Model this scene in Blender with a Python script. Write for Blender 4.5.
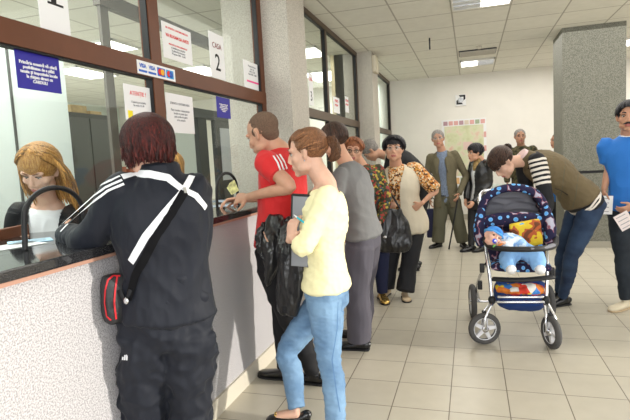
import bpy, bmesh, math, random
import numpy as np
from mathutils import Vector, Matrix, noise
from mathutils.bvhtree import BVHTree
random.seed(7)
for o in list(bpy.data.objects): bpy.data.objects.remove(o)
scene = bpy.context.scene
C = scene.collection
# ---------------------------------------------------------------- camera
FPX = 504.7
YAW, PITCH, ROLL = 0.302626, 0.096759, -0.053365
cy, sy = math.cos(YAW), math.sin(YAW)
FW = Vector((-sy*math.cos(PITCH), cy*math.cos(PITCH), -math.sin(PITCH)))
_r = Vector((cy, sy, 0)); _u = _r.cross(FW)
RT = _r*math.cos(ROLL) + _u*math.sin(ROLL)
UP = -_r*math.sin(ROLL) + _u*math.cos(ROLL)
CAM = Vector((0, 0, 1.48))
cam_d = bpy.data.cameras.new('camera'); cam_d.sensor_width = 36; cam_d.lens = FPX/630*36
cam = bpy.data.objects.new('camera', cam_d); C.objects.link(cam)
M = Matrix((RT, UP, -FW)).transposed().to_4x4(); M.translation = CAM
cam.matrix_world = M
cam_d.clip_start = 0.05
scene.camera = cam
# ---------------------------------------------------------------- light and exposure
scene.view_settings.view_transform = 'Standard'
scene.view_settings.look = 'None'
scene.view_settings.exposure = 0.84
scene.view_settings.gamma = 1
scene.view_settings.use_curve_mapping = False
world = bpy.data.worlds.new('daylight'); scene.world = world; world.use_nodes = True
bg = world.node_tree.nodes['Background']
bg.inputs[0].default_value = (0.93, 0.96, 1.0, 1); bg.inputs[1].default_value = 1.0
def light(name, kind, loc, direction, energy, color=(1, 1, 1), **k):
    d = bpy.data.lights.new(name, kind); d.energy = energy; d.color = color
    for a, b in k.items(): setattr(d, a, b)
    o = bpy.data.objects.new(name, d); C.objects.link(o); o.location = loc
    o.rotation_euler = Vector(direction).to_track_quat('-Z', 'Y').to_euler(); return o
light('sun', 'SUN', (4, 0, 4), (-1, -0.08, -0.235), 1.9, (1.0, 0.95, 0.86), angle=math.radians(2.5))
light('behind_camera_fill', 'AREA', (1.2, -2.6, 2.0), (-0.25, 1, -0.12), 75, (0.97, 0.98, 1.0), shape='RECTANGLE', size=4.0, size_y=2.2)  # added general fill from behind the camera, not a modelled window
light('office_fill', 'AREA', (-8.8, 4.0, 1.9), (1, 0, -0.1), 120, (0.95, 1.0, 0.97), shape='RECTANGLE', size=5.0, size_y=1.6)  # added area light to brighten the office; the wall has no window
light('hall_fill', 'AREA', (2.4, 7.6, 3.12), (0, 0, -1), 150, (1.0, 0.97, 0.92), shape='RECTANGLE', size=6.0, size_y=7.0)  # added broad fill under the ceiling to brighten the far hall, no real fitting

# ---------------------------------------------------------------- helpers
def V(*a): return Vector(a)
def ray(px, py): return FW*FPX + RT*(px-315) - UP*(py-210)
def P(px, py, Y):
    d = ray(px, py); return CAM + d*(Y/d.y)
def PX(px, py, X):
    d = ray(px, py); return CAM + d*(X/d.x)
def PZ(px, py, z=0.0):
    d = ray(px, py); return CAM + d*((z-CAM.z)/d.z)

def node_mat(name, color=(.5, .5, .5), rough=.7, metal=0, spec=.4, noise_amt=0, nscale=40, bump=0, bscale=120, stretch=(1, 1, 1), c2=None, detail=3, coat=0, sheen=0, emis=None, estr=0):
    m = bpy.data.materials.new(name); m.use_nodes = True
    nt = m.node_tree; b = nt.nodes['Principled BSDF']
    b.inputs['Base Color'].default_value = (*color, 1); b.inputs['Roughness'].default_value = rough
    b.inputs['Metallic'].default_value = metal; b.inputs['Specular IOR Level'].default_value = spec
    b.inputs['Coat Weight'].default_value = coat; b.inputs['Sheen Weight'].default_value = sheen
    if emis: b.inputs['Emission Color'].default_value = (*emis, 1); b.inputs['Emission Strength'].default_value = estr
    tc = nt.nodes.new('ShaderNodeTexCoord'); mp = nt.nodes.new('ShaderNodeMapping')
    mp.inputs['Scale'].default_value = stretch
    nt.links.new(tc.outputs['Object'], mp.inputs[0])
    if noise_amt or c2:
        n = nt.nodes.new('ShaderNodeTexNoise'); n.inputs['Scale'].default_value = nscale; n.inputs['Detail'].default_value = detail
        nt.links.new(mp.outputs[0], n.inputs['Vector'])
        r = nt.nodes.new('ShaderNodeValToRGB')
        r.color_ramp.elements[0].position = .35; r.color_ramp.elements[1].position = .65
        lo = c2 if c2 else tuple(max(0, c*(1-noise_amt)) for c in color)
        hi = color if c2 else tuple(min(1, c*(1+noise_amt)) for c in color)
        r.color_ramp.elements[0].color = (*lo, 1); r.color_ramp.elements[1].color = (*hi, 1)
        nt.links.new(n.outputs['Fac'], r.inputs[0]); nt.links.new(r.outputs[0], b.inputs['Base Color'])
    if bump:
        n = nt.nodes.new('ShaderNodeTexNoise'); n.inputs['Scale'].default_value = bscale; n.inputs['Detail'].default_value = 4
        nt.links.new(mp.outputs[0], n.inputs['Vector'])
        bp = nt.nodes.new('ShaderNodeBump'); bp.inputs['Strength'].default_value = bump; bp.inputs['Distance'].default_value = .01
        nt.links.new(n.outputs['Fac'], bp.inputs['Height']); nt.links.new(bp.outputs[0], b.inputs['Normal'])
    return m

def ramp_mat(name, stops, tex='noise', scale=40, rough=.8, detail=2, interp='CONSTANT', stretch=(1, 1, 1), spec=.3, bump=0, rnd=1):
    """fabric or stone whose colour comes from a noise or voronoi pattern through a colour ramp"""
    m = bpy.data.materials.new(name); m.use_nodes = True
    nt = m.node_tree; b = nt.nodes['Principled BSDF']; b.inputs['Roughness'].default_value = rough; b.inputs['Specular IOR Level'].default_value = spec
    tc = nt.nodes.new('ShaderNodeTexCoord'); mp = nt.nodes.new('ShaderNodeMapping'); mp.inputs['Scale'].default_value = stretch
    nt.links.new(tc.outputs['Object'], mp.inputs[0])
    r = nt.nodes.new('ShaderNodeValToRGB'); r.color_ramp.interpolation = interp
    while len(r.color_ramp.elements) < len(stops): r.color_ramp.elements.new(.5)
    for e, (p, c) in zip(r.color_ramp.elements, stops): e.position = p; e.color = (*c, 1)
    if tex == 'noise':
        n = nt.nodes.new('ShaderNodeTexNoise'); n.inputs['Scale'].default_value = scale; n.inputs['Detail'].default_value = detail; out = n.outputs['Fac']
        nt.links.new(mp.outputs[0], n.inputs['Vector'])
    elif tex == 'cells':
        n = nt.nodes.new('ShaderNodeTexVoronoi'); n.inputs['Scale'].default_value = scale; n.inputs['Randomness'].default_value = rnd
        nt.links.new(mp.outputs[0], n.inputs['Vector'])
        s = nt.nodes.new('ShaderNodeSeparateColor'); nt.links.new(n.outputs['Color'], s.inputs[0]); out = s.outputs[0]
    elif tex == 'dots':
        n = nt.nodes.new('ShaderNodeTexVoronoi'); n.inputs['Scale'].default_value = scale; n.inputs['Randomness'].default_value = rnd
        nt.links.new(mp.outputs[0], n.inputs['Vector']); out = n.outputs['Distance']
    else:
        n = nt.nodes.new('ShaderNodeTexWave'); n.inputs['Scale'].default_value = scale; n.inputs['Distortion'].default_value = .3
        n.bands_direction = tex.upper(); nt.links.new(mp.outputs[0], n.inputs['Vector']); out = n.outputs['Fac']
    nt.links.new(out, r.inputs[0]); nt.links.new(r.outputs[0], b.inputs['Base Color'])
    if bump:
        bp = nt.nodes.new('ShaderNodeBump'); bp.inputs['Strength'].default_value = bump; bp.inputs['Distance'].default_value = .01
        nt.links.new(out, bp.inputs['Height']); nt.links.new(bp.outputs[0], b.inputs['Normal'])
    return m

def tag(o, label=None, cat=None, group=None, kind=None):
    if label: o['label'] = label
    if cat: o['category'] = cat
    if group: o['group'] = group
    if kind: o['kind'] = kind
    return o
def thing(name, label, cat, loc=(0, 0, 0), group=None):
    o = bpy.data.objects.new(name, None); C.objects.link(o); o.location = loc; o.empty_display_size = .1
    return tag(o, label, cat, group)
def origin(o):
    p = Vector((0, 0, 0))
    while o is not None: p += o.location; o = o.parent
    return p
def fold(me, amp, f=(9, 9, 5), seed=0.0, ridge=True):
    n = len(me.vertices); me.update()
    co = np.empty(n*3, dtype=np.float32); nr = np.empty(n*3, dtype=np.float32)
    me.vertices.foreach_get('co', co); me.vertex_normals.foreach_get('vector', nr)
    q = co.reshape(-1, 3)*np.array(f, dtype=np.float32) + np.array((seed, -seed, seed*.7), dtype=np.float32)
    N = noise.noise; A = np.empty(n, dtype=np.float32)
    for i, c in enumerate(q.tolist()):
        a = N(c)
        if ridge: a = .5-abs(a)*2.2
        A[i] = a + .4*N((c[0]*2.3, c[1]*2.3, c[2]*2.3))
    me.vertices.foreach_set('co', (co.reshape(-1, 3)+nr.reshape(-1, 3)*(A*amp)[:, None]).ravel()); me.update()
def smooth_mesh(me, it, fac=.5):
    n = len(me.vertices)
    if not n or not it: return
    co = np.empty(n*3, dtype=np.float64); me.vertices.foreach_get('co', co); co = co.reshape(-1, 3)
    e = np.empty(len(me.edges)*2, dtype=np.int64); me.edges.foreach_get('vertices', e); e = e.reshape(-1, 2)
    deg = np.bincount(e.ravel(), minlength=n).astype(float); deg[deg == 0] = 1
    for _ in range(it):
        s = np.zeros_like(co)
        for k in range(3):
            s[:, k] = np.bincount(e[:, 0], co[e[:, 1], k], n) + np.bincount(e[:, 1], co[e[:, 0], k], n)
        co = co*(1-fac) + fac*s/deg[:, None]
    me.vertices.foreach_set('co', co.ravel()); me.update()
def build(name, bm, mat, parent=None, voxel=0, smooth=0, folds=None, matfn=None, flat=False, label=None, world=True, cut=None):
    """links a bmesh (world coordinates) as one mesh object under its parent"""
    me = bpy.data.meshes.new(name)
    bmesh.ops.recalc_face_normals(bm, faces=bm.faces)
    bm.to_mesh(me); bm.free()
    o = bpy.data.objects.new(name, me); C.objects.link(o)
    if voxel:
        md = o.modifiers.new('r', 'REMESH'); md.mode = 'VOXEL'; md.voxel_size = voxel; md.use_smooth_shade = True
        dg = bpy.context.evaluated_depsgraph_get()
        me2 = bpy.data.meshes.new_from_object(o.evaluated_get(dg)); o.modifiers.clear(); o.data = me2
        bpy.data.meshes.remove(me); me = me2; me.name = name; me.materials.clear()
    if smooth: smooth_mesh(me, smooth)
    if folds:
        for f in (folds if isinstance(folds, list) else [folds]): fold(me, *f)
    if cut:
        b2 = bmesh.new(); b2.from_mesh(me)
        bmesh.ops.delete(b2, geom=[q for q in b2.faces if cut(q.calc_center_median())], context='FACES')
        b2.to_mesh(me); b2.free()
    mats = mat if isinstance(mat, (list, tuple)) else [mat]
    for m in mats: me.materials.append(m)
    if matfn:
        for p in me.polygons: p.material_index = matfn(p.center)
    for p in me.polygons: p.use_smooth = not flat
    if parent is not None:
        o.parent = parent
        if world: me.transform(Matrix.Translation(-origin(parent)))
    elif world:
        # place the origin of a one-mesh thing at its base
        if len(me.vertices):
            co = np.empty(len(me.vertices)*3); me.vertices.foreach_get('co', co); co = co.reshape(-1, 3)
            c = Vector(((co[:, 0].min()+co[:, 0].max())/2, (co[:, 1].min()+co[:, 1].max())/2, co[:, 2].min()))
            me.transform(Matrix.Translation(-c)); o.location = c
    if label: o['label'] = label
    return o
def struct(name, bm, mat, parent=None, **k):
    o = build(name, bm, mat, parent, flat=True, **k)
    if parent is None: o['kind'] = 'structure'
    return o
def BM(): return bmesh.new()
def box(bm, lo, hi, bev=0, R=None, c=None):
    lo = Vector(lo); hi = Vector(hi)
    r = bmesh.ops.create_cube(bm, size=1); vs = r['verts']
    for v in vs: v.co = Vector(((lo.x+hi.x)/2+v.co.x*(hi.x-lo.x), (lo.y+hi.y)/2+v.co.y*(hi.y-lo.y), (lo.z+hi.z)/2+v.co.z*(hi.z-lo.z)))
    if bev:
        es = set(e for v in vs for e in v.link_edges)
        g = bmesh.ops.bevel(bm, geom=list(es), offset=bev, segments=2, affect='EDGES', profile=.6)
        vs = list(set(v for v in g['verts']) | set(v for v in vs if v.is_valid))
    if R is not None:
        for v in vs: v.co = c + R @ (v.co-c)
    return vs
def obox(bm, c, half, R, bev=0):
    """oriented box: centre, half sizes, 3x3 rotation"""
    r = bmesh.ops.create_cube(bm, size=2); vs = r['verts']
    for v in vs: v.co = Vector((v.co.x*half[0], v.co.y*half[1], v.co.z*half[2]))
    if bev:
        es = set(e for v in vs for e in v.link_edges)
        g = bmesh.ops.bevel(bm, geom=list(es), offset=bev, segments=2, affect='EDGES', profile=.6)
        vs = list(set(g['verts']) | set(v for v in vs if v.is_valid))
    for v in vs: v.co = Vector(c) + R @ v.co
    return vs
def ell(bm, c, r, R=None, n=14):
    g = bmesh.ops.create_uvsphere(bm, u_segments=n, v_segments=max(6, n*2//3), radius=1)
    for v in g['verts']:
        q = Vector((v.co.x*r[0], v.co.y*r[1], v.co.z*r[2]))
        v.co = Vector(c) + (R @ q if R is not None else q)
def crom(a, b, c, d, t):
    return (b*2 + (c-a)*t + (a*2-b*5+c*4-d)*t*t + (b*3-a-c*3+d)*t*t*t)*.5
def tube(bm, pts, rad, right=None, n=14, sub=3, cap=(.6, .6), sq=1.0):
    """closed tube through points; rad = one radius or (half width along right, half depth) per point"""
    pts = [Vector(p) for p in pts]; k = len(pts)
    rr = [Vector((r[0], r[1], 0)) if isinstance(r, (tuple, list)) else Vector((r, r, 0)) for r in (rad if isinstance(rad, (list, tuple)) and len(rad) == k else [rad]*k)]
    transport = right is None
    if transport: right = (pts[1]-pts[0]).orthogonal() if (pts[1]-pts[0]).length > 1e-6 else Vector((1, 0, 0))
    rights = [Vector(x) for x in right] if isinstance(right, list) else [Vector(right)]*k
    Q, RR, W = [], [], []
    for i in range(k-1):
        a, b, c, d = pts[max(0, i-1)], pts[i], pts[i+1], pts[min(k-1, i+2)]
        ra, rb, rc, rd = rr[max(0, i-1)], rr[i], rr[i+1], rr[min(k-1, i+2)]
        for j in range(sub):
            t = j/sub; Q.append(crom(a, b, c, d, t)); RR.append(crom(ra, rb, rc, rd, t)); W.append(rights[i].lerp(rights[i+1], t))
    Q.append(pts[-1]); RR.append(rr[-1]); W.append(rights[-1])
    m = len(Q); rings = []
    T = []
    for i in range(m):
        t = Q[min(m-1, i+1)]-Q[max(0, i-1)]
        T.append(t.normalized() if t.length > 1e-6 else Vector((0, 0, 1)))
    if transport:
        w = W[0].copy()
        for i in range(m):
            w = w - T[i]*w.dot(T[i]); w = w.normalized() if w.length > 1e-5 else T[i].orthogonal().normalized(); W[i] = w.copy()
    def ring(c, t, w, a, b):
        x = (w - t*w.dot(t)); x = x.normalized() if x.length > 1e-5 else t.orthogonal().normalized()
        y = t.cross(x); vs = []
        for s in range(n):
            an = 2*math.pi*s/n; ca, sa = math.cos(an), math.sin(an)
            if sq != 1: ca = math.copysign(abs(ca)**sq, ca); sa = math.copysign(abs(sa)**sq, sa)
            vs.append(bm.verts.new(c + x*ca*a + y*sa*b))
        return vs
    if cap[0]:
        h = cap[0]*min(RR[0].x, RR[0].y); poles0 = bm.verts.new(Q[0]-T[0]*h)
        for f in (.45, .8): rings.append(ring(Q[0]-T[0]*h*math.sqrt(1-f*f), T[0], W[0], RR[0].x*f, RR[0].y*f))
    else: poles0 = bm.verts.new(Q[0])
    for i in range(m): rings.append(ring(Q[i], T[i], W[i], max(RR[i].x, .0005), max(RR[i].y, .0005)))
    if cap[1]:
        h = cap[1]*min(RR[-1].x, RR[-1].y)
        for f in (.8, .45): rings.append(ring(Q[-1]+T[-1]*h*math.sqrt(1-f*f), T[-1], W[-1], RR[-1].x*f, RR[-1].y*f))
        poles1 = bm.verts.new(Q[-1]+T[-1]*h)
    else: poles1 = bm.verts.new(Q[-1])
    for a, b in zip(rings, rings[1:]):
        for s in range(n): bm.faces.new((a[s], a[(s+1) % n], b[(s+1) % n], b[s]))
    for s in range(n):
        bm.faces.new((poles0, rings[0][(s+1) % n], rings[0][s])); bm.faces.new((poles1, rings[-1][s], rings[-1][(s+1) % n]))
def slab(bm, corners, th, nrm):
    """thin sheet of thickness th from a polygon outline"""
    nrm = Vector(nrm).normalized()
    a = [bm.verts.new(Vector(c)) for c in corners]; b = [bm.verts.new(Vector(c)-nrm*th) for c in corners]; k = len(a)
    bm.faces.new(a); bm.faces.new(b[::-1])
    for i in range(k): bm.faces.new((a[i], b[i], b[(i+1) % k], a[(i+1) % k]))
def disc(bm, c, nrm, r0, r1, th, n=32):
    """flat ring (r0 inner, r1 outer) of thickness th"""
    nrm = Vector(nrm).normalized(); x = nrm.orthogonal().normalized(); y = nrm.cross(x); c = Vector(c)
    L = []
    for rr_, z in ((r1, th/2), (r1, -th/2), (max(r0, .0004), -th/2), (max(r0, .0004), th/2)):
        L.append([bm.verts.new(c + nrm*z + (x*math.cos(2*math.pi*i/n)+y*math.sin(2*math.pi*i/n))*rr_) for i in range(n)])
    for j in range(4):
        a, b = L[j], L[(j+1) % 4]
        for i in range(n): bm.faces.new((a[i], a[(i+1) % n], b[(i+1) % n], b[i]))
def text_mesh(name, s, c, xdir, ydir, size, mat, parent, align='CENTER', ex=.0006, font_sp=1.0, bold=0):
    cu = bpy.data.curves.new(name, 'FONT'); cu.body = s; cu.size = size; cu.align_x = align; cu.align_y = 'CENTER'
    cu.extrude = ex; cu.space_line = font_sp; cu.resolution_u = 2; cu.offset = bold
    t = bpy.data.objects.new('t', cu); C.objects.link(t)
    dg = bpy.context.evaluated_depsgraph_get(); me = bpy.data.meshes.new_from_object(t.evaluated_get(dg))
    bpy.data.objects.remove(t); bpy.data.curves.remove(cu)
    x = Vector(xdir).normalized(); y = Vector(ydir).normalized(); z = x.cross(y)
    m = Matrix((x, y, z)).transposed().to_4x4(); m.translation = Vector(c)
    if parent is not None: m.translation -= origin(parent)
    me.transform(m); me.name = name; me.materials.clear(); me.materials.append(mat)
    o = bpy.data.objects.new(name, me); C.objects.link(o); o.parent = parent; return o
_bv = {}
def bvh(o):
    if o.name not in _bv:
        off = origin(o); me = o.data
        _bv[o.name] = BVHTree.FromPolygons([v.co+off for v in me.vertices], [tuple(p.vertices) for p in me.polygons])
    return _bv[o.name]
def surf(o, px, py):
    d = ray(px, py).normalized(); loc, n, i, dist = bvh(o).ray_cast(CAM, d)
    return (loc, n) if loc is not None else (None, None)
def ribbon(name, o, pts, width, mat, parent=None, lift=.0025, step=10, pix=True):
    """a flat strip of cloth laid on the surface of o along a path"""
    bv = bvh(o); Q = []
    pp = []
    for a, b in zip(pts, pts[1:]):
        for j in range(step):
            t = j/step; pp.append(tuple(x*(1-t)+y*t for x, y in zip(a, b)))
    pp.append(pts[-1])
    for q in pp:
        if pix:
            l, n = surf(o, q[0], q[1])
            if l is not None: Q.append((l, n))
        else:
            l, n, i, d = bv.find_nearest(Vector(q)); Q.append((l, n))
    bm = BM(); L = []
    for i, (l, n) in enumerate(Q):
        t = Q[min(i+1, len(Q)-1)][0]-Q[max(i-1, 0)][0]
        if t.length < 1e-6: continue
        s = n.cross(t.normalized()).normalized(); w = width/2 if not isinstance(width, (list, tuple)) else (width[0]*(1-i/len(Q))+width[1]*i/len(Q))/2
        row = []
        for f in (-1, -.5, 0, .5, 1):
            a, na, _, _ = bv.find_nearest(l+s*w*f); row.append(bm.verts.new(a+n*lift))
        L.append(row)
    for a, b in zip(L, L[1:]):
        for j in range(4): bm.faces.new((a[j], a[j+1], b[j+1], b[j]))
    return build(name, bm, mat, parent or o)
# ---------------------------------------------------------------- materials of the setting
def grid_mat(name, col, line, x0, y0, dx, dy, lw, rough, var=.04, bump=.0, spec=.4):
    m = bpy.data.materials.new(name); m.use_nodes = True; nt = m.node_tree; b = nt.nodes['Principled BSDF']
    b.inputs['Roughness'].default_value = rough; b.inputs['Specular IOR Level'].default_value = spec
    tc = nt.nodes.new('ShaderNodeTexCoord'); mp = nt.nodes.new('ShaderNodeMapping'); mp.inputs['Location'].default_value = (-x0, -y0, 0)
    nt.links.new(tc.outputs['Object'], mp.inputs[0])
    br = nt.nodes.new('ShaderNodeTexBrick'); br.offset = 0; br.squash = 1
    br.inputs['Scale'].default_value = 1; br.inputs['Brick Width'].default_value = dx; br.inputs['Row Height'].default_value = dy
    br.inputs['Mortar Size'].default_value = lw; br.inputs['Mortar Smooth'].default_value = .3
    br.inputs['Color1'].default_value = (*[c*(1-var) for c in col], 1); br.inputs['Color2'].default_value = (*[min(1, c*(1+var)) for c in col], 1)
    br.inputs['Mortar'].default_value = (*line, 1)
    nt.links.new(mp.outputs[0], br.inputs['Vector'])
    n = nt.nodes.new('ShaderNodeTexNoise'); n.inputs['Scale'].default_value = 9; n.inputs['Detail'].default_value = 6
    nt.links.new(tc.outputs['Object'], n.inputs['Vector'])
    mx = nt.nodes.new('ShaderNodeMix'); mx.data_type = 'RGBA'; mx.blend_type = 'MULTIPLY'; mx.inputs[0].default_value = .25
    r = nt.nodes.new('ShaderNodeValToRGB'); r.color_ramp.elements[0].position = .3; r.color_ramp.elements[0].color = (.75, .74, .72, 1); r.color_ramp.elements[1].position = .7
    nt.links.new(n.outputs['Fac'], r.inputs[0]); nt.links.new(br.outputs['Color'], mx.inputs[6]); nt.links.new(r.outputs[0], mx.inputs[7])
    nt.links.new(mx.outputs[2], b.inputs['Base Color'])
    if bump:
        bp = nt.nodes.new('ShaderNodeBump'); bp.inputs['Strength'].default_value = bump; bp.inputs['Distance'].default_value = .004
        nt.links.new(br.outputs['Fac'], bp.inputs['Height']); bp.invert = True; nt.links.new(bp.outputs[0], b.inputs['Normal'])
    return m
def stone(name, cols, scale, rough=.6, bump=.15):
    return ramp_mat(name, [(0, cols[0]), (.42, cols[1]), (.5, cols[2]), (.6, cols[3])], 'noise', scale, rough, 2, 'LINEAR', bump=bump)
m_floor = grid_mat('floor_tiles', (.53, .49, .40), (.17, .14, .10), -.15, 2.87, .332, .335, .0035, .28, .035, .3, .45)
m_ceil = grid_mat('ceiling_panels', (.80, .78, .70), (.45, .42, .36), -.18, 5.87, .67, .70, .011, .8, .02, .4)
m_wall = node_mat('warm_white_paint', (.82, .79, .73), .85, noise_amt=.02, nscale=3)
m_owall = node_mat('office_white_paint', (.72, .78, .73), .8)
m_gran = stone('pale_speckled_stone', [(.17, .16, .16), (.33, .32, .325), (.45, .435, .445), (.54, .52, .53)], 150)
m_col = stone('beige_rendered_column', [(.22, .20, .165), (.38, .35, .30), (.47, .43, .37), (.56, .52, .45)], 130)
m_gcol = stone('grey_green_speckled_stone', [(.07, .07, .054), (.125, .125, .10), (.170, .170, .138), (.225, .22, .18)], 110)
m_brown = node_mat('brown_painted_metal', (.125, .040, .015), .45, noise_amt=.08, nscale=5, spec=.3)
m_bronze = node_mat('dark_bronze_metal', (.10, .065, .04), .4, metal=.3)
m_rubber = node_mat('black_rubber', (.012, .012, .013), .55)
m_top = ramp_mat('black_polished_granite', [(0, (.006, .006, .008)), (.55, (.02, .02, .022)), (.68, (.09, .09, .095))], 'noise', 260, .07, 2, 'LINEAR', spec=.6)
m_skirt = node_mat('cream_skirting', (.62, .57, .47), .5)
m_paper = node_mat('white_paper', (.86, .86, .86), .7)
m_ink = node_mat('black_ink', (.02, .02, .02), .7)
m_redink = node_mat('red_ink', (.75, .06, .06), .7)
m_greyink = node_mat('grey_ink', (.3, .3, .32), .7)
m_blue = node_mat('royal_blue_print', (.022, .016, .30), .5)
m_silver = node_mat('brushed_aluminium', (.62, .63, .65), .25, metal=.95)
m_dark = node_mat('dark_grey_cabinet', (.035, .037, .035), .4)
m_mid = node_mat('grey_cabinet', (.075, .08, .075), .45)
m_wood = node_mat('light_wood', (.50, .36, .18), .6, noise_amt=.15, nscale=20)
m_redwood = node_mat('reddish_box_cardboard', (.36, .12, .06), .7)
m_lamp = node_mat('lit_fluorescent_diffuser', (.9, .9, .9), .5, emis=(1, .97, .9), estr=3.2)
m_louv = node_mat('louvre_reflector', (.62, .64, .68), .35, metal=.2)
def glass_mat(name, tint, gl):
    m = bpy.data.materials.new(name); m.use_nodes = True; nt = m.node_tree; nt.nodes.clear()
    o = nt.nodes.new('ShaderNodeOutputMaterial'); t = nt.nodes.new('ShaderNodeBsdfTransparent'); g = nt.nodes.new('ShaderNodeBsdfGlossy'); mx = nt.nodes.new('ShaderNodeMixShader')
    t.inputs[0].default_value = (*tint, 1); g.inputs['Roughness'].default_value = .02; g.inputs[0].default_value = (.9, .95, .93, 1)
    lw = nt.nodes.new('ShaderNodeLayerWeight'); lw.inputs[0].default_value = .5; pw = nt.nodes.new('ShaderNodeMath'); pw.operation = 'POWER'; pw.inputs[1].default_value = 4
    f = nt.nodes.new('ShaderNodeMath'); f.operation = 'MULTIPLY_ADD'; f.inputs[1].default_value = gl; f.inputs[2].default_value = .02
    nt.links.new(lw.outputs['Facing'], pw.inputs[0]); nt.links.new(pw.outputs[0], f.inputs[0])
    nt.links.new(f.outputs[0], mx.inputs[0]); nt.links.new(t.outputs[0], mx.inputs[1]); nt.links.new(g.outputs[0], mx.inputs[2]); nt.links.new(mx.outputs[0], o.inputs[0]); return m
m_glass = glass_mat('clear_window_glass', (.95, .97, .96), .22)
# ---------------------------------------------------------------- floor, ceiling, walls
CH = 3.18
bm = BM(); box(bm, (-9.2, -3.5, -.12), (6.2, 12.0, 0)); o = build('floor', bm, m_floor, flat=True, world=False); o['kind'] = 'structure'
bm = BM(); box(bm, (-9.2, -3.5, CH), (6.2, 12.0, CH+.12)); o = build('ceiling', bm, m_ceil, flat=True, world=False); o['kind'] = 'structure'
bm = BM(); box(bm, (-9.2, 11.7, 0), (6.2, 11.9, CH)); struct('wall_back', bm, m_wall)
bm = BM(); box(bm, (-1.46, 11.675, 0), (6.2, 11.7, .12)); struct('baseboard_back', bm, node_mat('grey_beige_skirting', (.36, .33, .27), .5))
bm = BM(); box(bm, (-9.2, -3.5, 0), (-9.05, 11.7, CH)); struct('wall_left', bm, m_owall)
bm = BM(); box(bm, (6.0, 4.45, 0), (6.2, 11.7, CH)); box(bm, (6.0, -3.5, 0), (6.2, 4.45, .12)); box(bm, (6.0, -3.5, 3.02), (6.2, 4.45, CH)); struct('wall_right', bm, m_wall)
# groove-topped stone dado beside and on the free column
bm = BM(); box(bm, (1.29, 8.17, 1.13), (2.10, 9.0, CH)); box(bm, (1.31, 8.19, 0), (2.08, 8.98, 1.09)); col = struct('stone_column', bm, m_gcol)
col['kind'] = 'structure'; col.name = 'wall_column'
bm = BM(); box(bm, (1.32, 8.2, 1.09), (2.07, 8.97, 1.13)); struct('groove', bm, m_rubber, col)
bm = BM(); box(bm, (1.28, 8.15, 0), (2.11, 9.01, .09)); struct('skirting', bm, node_mat('grey_stone_skirting', (.33, .31, .25), .5), col)
# two rendered columns between the office windows
for n, (a, b) in enumerate(((4.23, 4.72), (8.2, 8.72))):
    bm = BM(); box(bm, (-2.10, a, 0), (-1.48, b, CH)); o = struct('trim_%d' % (n+1), bm, m_col)
bm = BM(); box(bm, (-1.48, 8.24, 2.86), (-1.42, 8.50, 3.12), .006)
o = build('wall_speaker', bm, node_mat('cream_plastic', (.70, .64, .50), .5)); tag(o, 'small cream box speaker high on the second column under the ceiling', 'speaker')
# ---------------------------------------------------------------- service counter
ct = thing('service_counter', 'long speckled stone service counter with black polished granite top', 'counter', (-1.6, 1.5, 0))
bm = BM(); box(bm, (-1.6, -2.5, 0), (-1.48, 4.23, 1.135)); box(bm, (-1.6, 4.72, 0), (-1.48, 8.2, 1.135)); box(bm, (-1.6, 8.72, 0), (-1.48, 11.69, 1.135)); build('front_panel', bm, m_gran, ct, flat=True)
bm = BM(); box(bm, (-2.35, -2.5, 1.14), (-1.45, 4.22, 1.18), .006); build('countertop', bm, m_top, ct, flat=True)
bm = BM(); box(bm, (-2.09, 4.73, 1.14), (-1.45, 8.19, 1.18), .006); build('countertop', bm, m_top, ct, flat=True)
bm = BM(); box(bm, (-1.465, -2.5, 1.125), (-1.455, 4.22, 1.139)); build('trim_strip', bm, node_mat('salmon_trim', (.45, .25, .18), .5), ct, flat=True)
bm = BM(); box(bm, (-1.48, -2.5, 0), (-1.462, 4.23, .11)); box(bm, (-1.48, 4.72, 0), (-1.462, 8.2, .11)); build('skirting', bm, m_skirt, ct, flat=True)
# ---------------------------------------------------------------- office windows
GX = -1.72
def frame(name, mat, y0, y1, mull, rails, arches=(), gap=None):
    bm = BM()
    for y, w in mull: box(bm, (GX-.06, y-w/2, 1.18), (GX, y+w/2, CH))
    for z0, z1 in rails: box(bm, (GX-.055, y0, z0), (GX+.004, y1, z1))
    o = struct(name, bm, mat)
    for (a, wa), (b, wb) in zip(mull, mull[1:]):
        zs = sorted(rails)
        for (z0, z1), (z2, z3) in zip([(1.17, 1.18)]+zs, zs+[(CH, CH)]):
            if z2-z1 < .1: continue
            bm = BM(); box(bm, (GX-.034, a+wa/2, z1), (GX-.028, b-wb/2, z2)); struct('pane', bm, m_glass, o)
            bm = BM()
            for q in (a+wa/2, b-wb/2-.008): box(bm, (GX-.045, q, z1), (GX-.006, q+.008, z2))
            box(bm, (GX-.045, a+wa/2, z2-.008), (GX-.006, b-wb/2, z2)); struct('gasket', bm, m_rubber, o)
    return o
w1 = frame('window_1', m_brown, .62, 4.23, [(.66, .09), (2.60, .10), (4.19, .08)], [(2.0, 2.1), (CH-.06, CH)])
w2 = frame('window_2', m_bronze, 4.72, 8.2, [(4.75, .06), (6.36, .07), (8.17, .07)], [(1.98, 2.08), (CH-.06, CH)])
w3 = frame('window_3', m_bronze, 8.72, 11.7, [(8.75, .06), (9.45, .06), (11.66, .07)], [(1.98, 2.08), (CH-.06, CH)])
for w, ys in ((w1, ((1.60, 1.93), (3.24, 3.57))),):
    for a, b in ys:
        bm = BM(); m = (a+b)/2; r = (b-a)/2
        pts = [V(GX-.02, a-.01, 1.185), V(GX-.02, a-.005, 1.25)]+[V(GX-.02, m-math.cos(t)*r, 1.30+math.sin(t)*.125) for t in [i*math.pi/10 for i in range(11)]]+[V(GX-.02, b+.005, 1.25), V(GX-.02, b+.01, 1.185)]
        tube(bm, pts, .011, n=10, sub=2); struct('arch_trim', bm, m_rubber, w)
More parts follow.
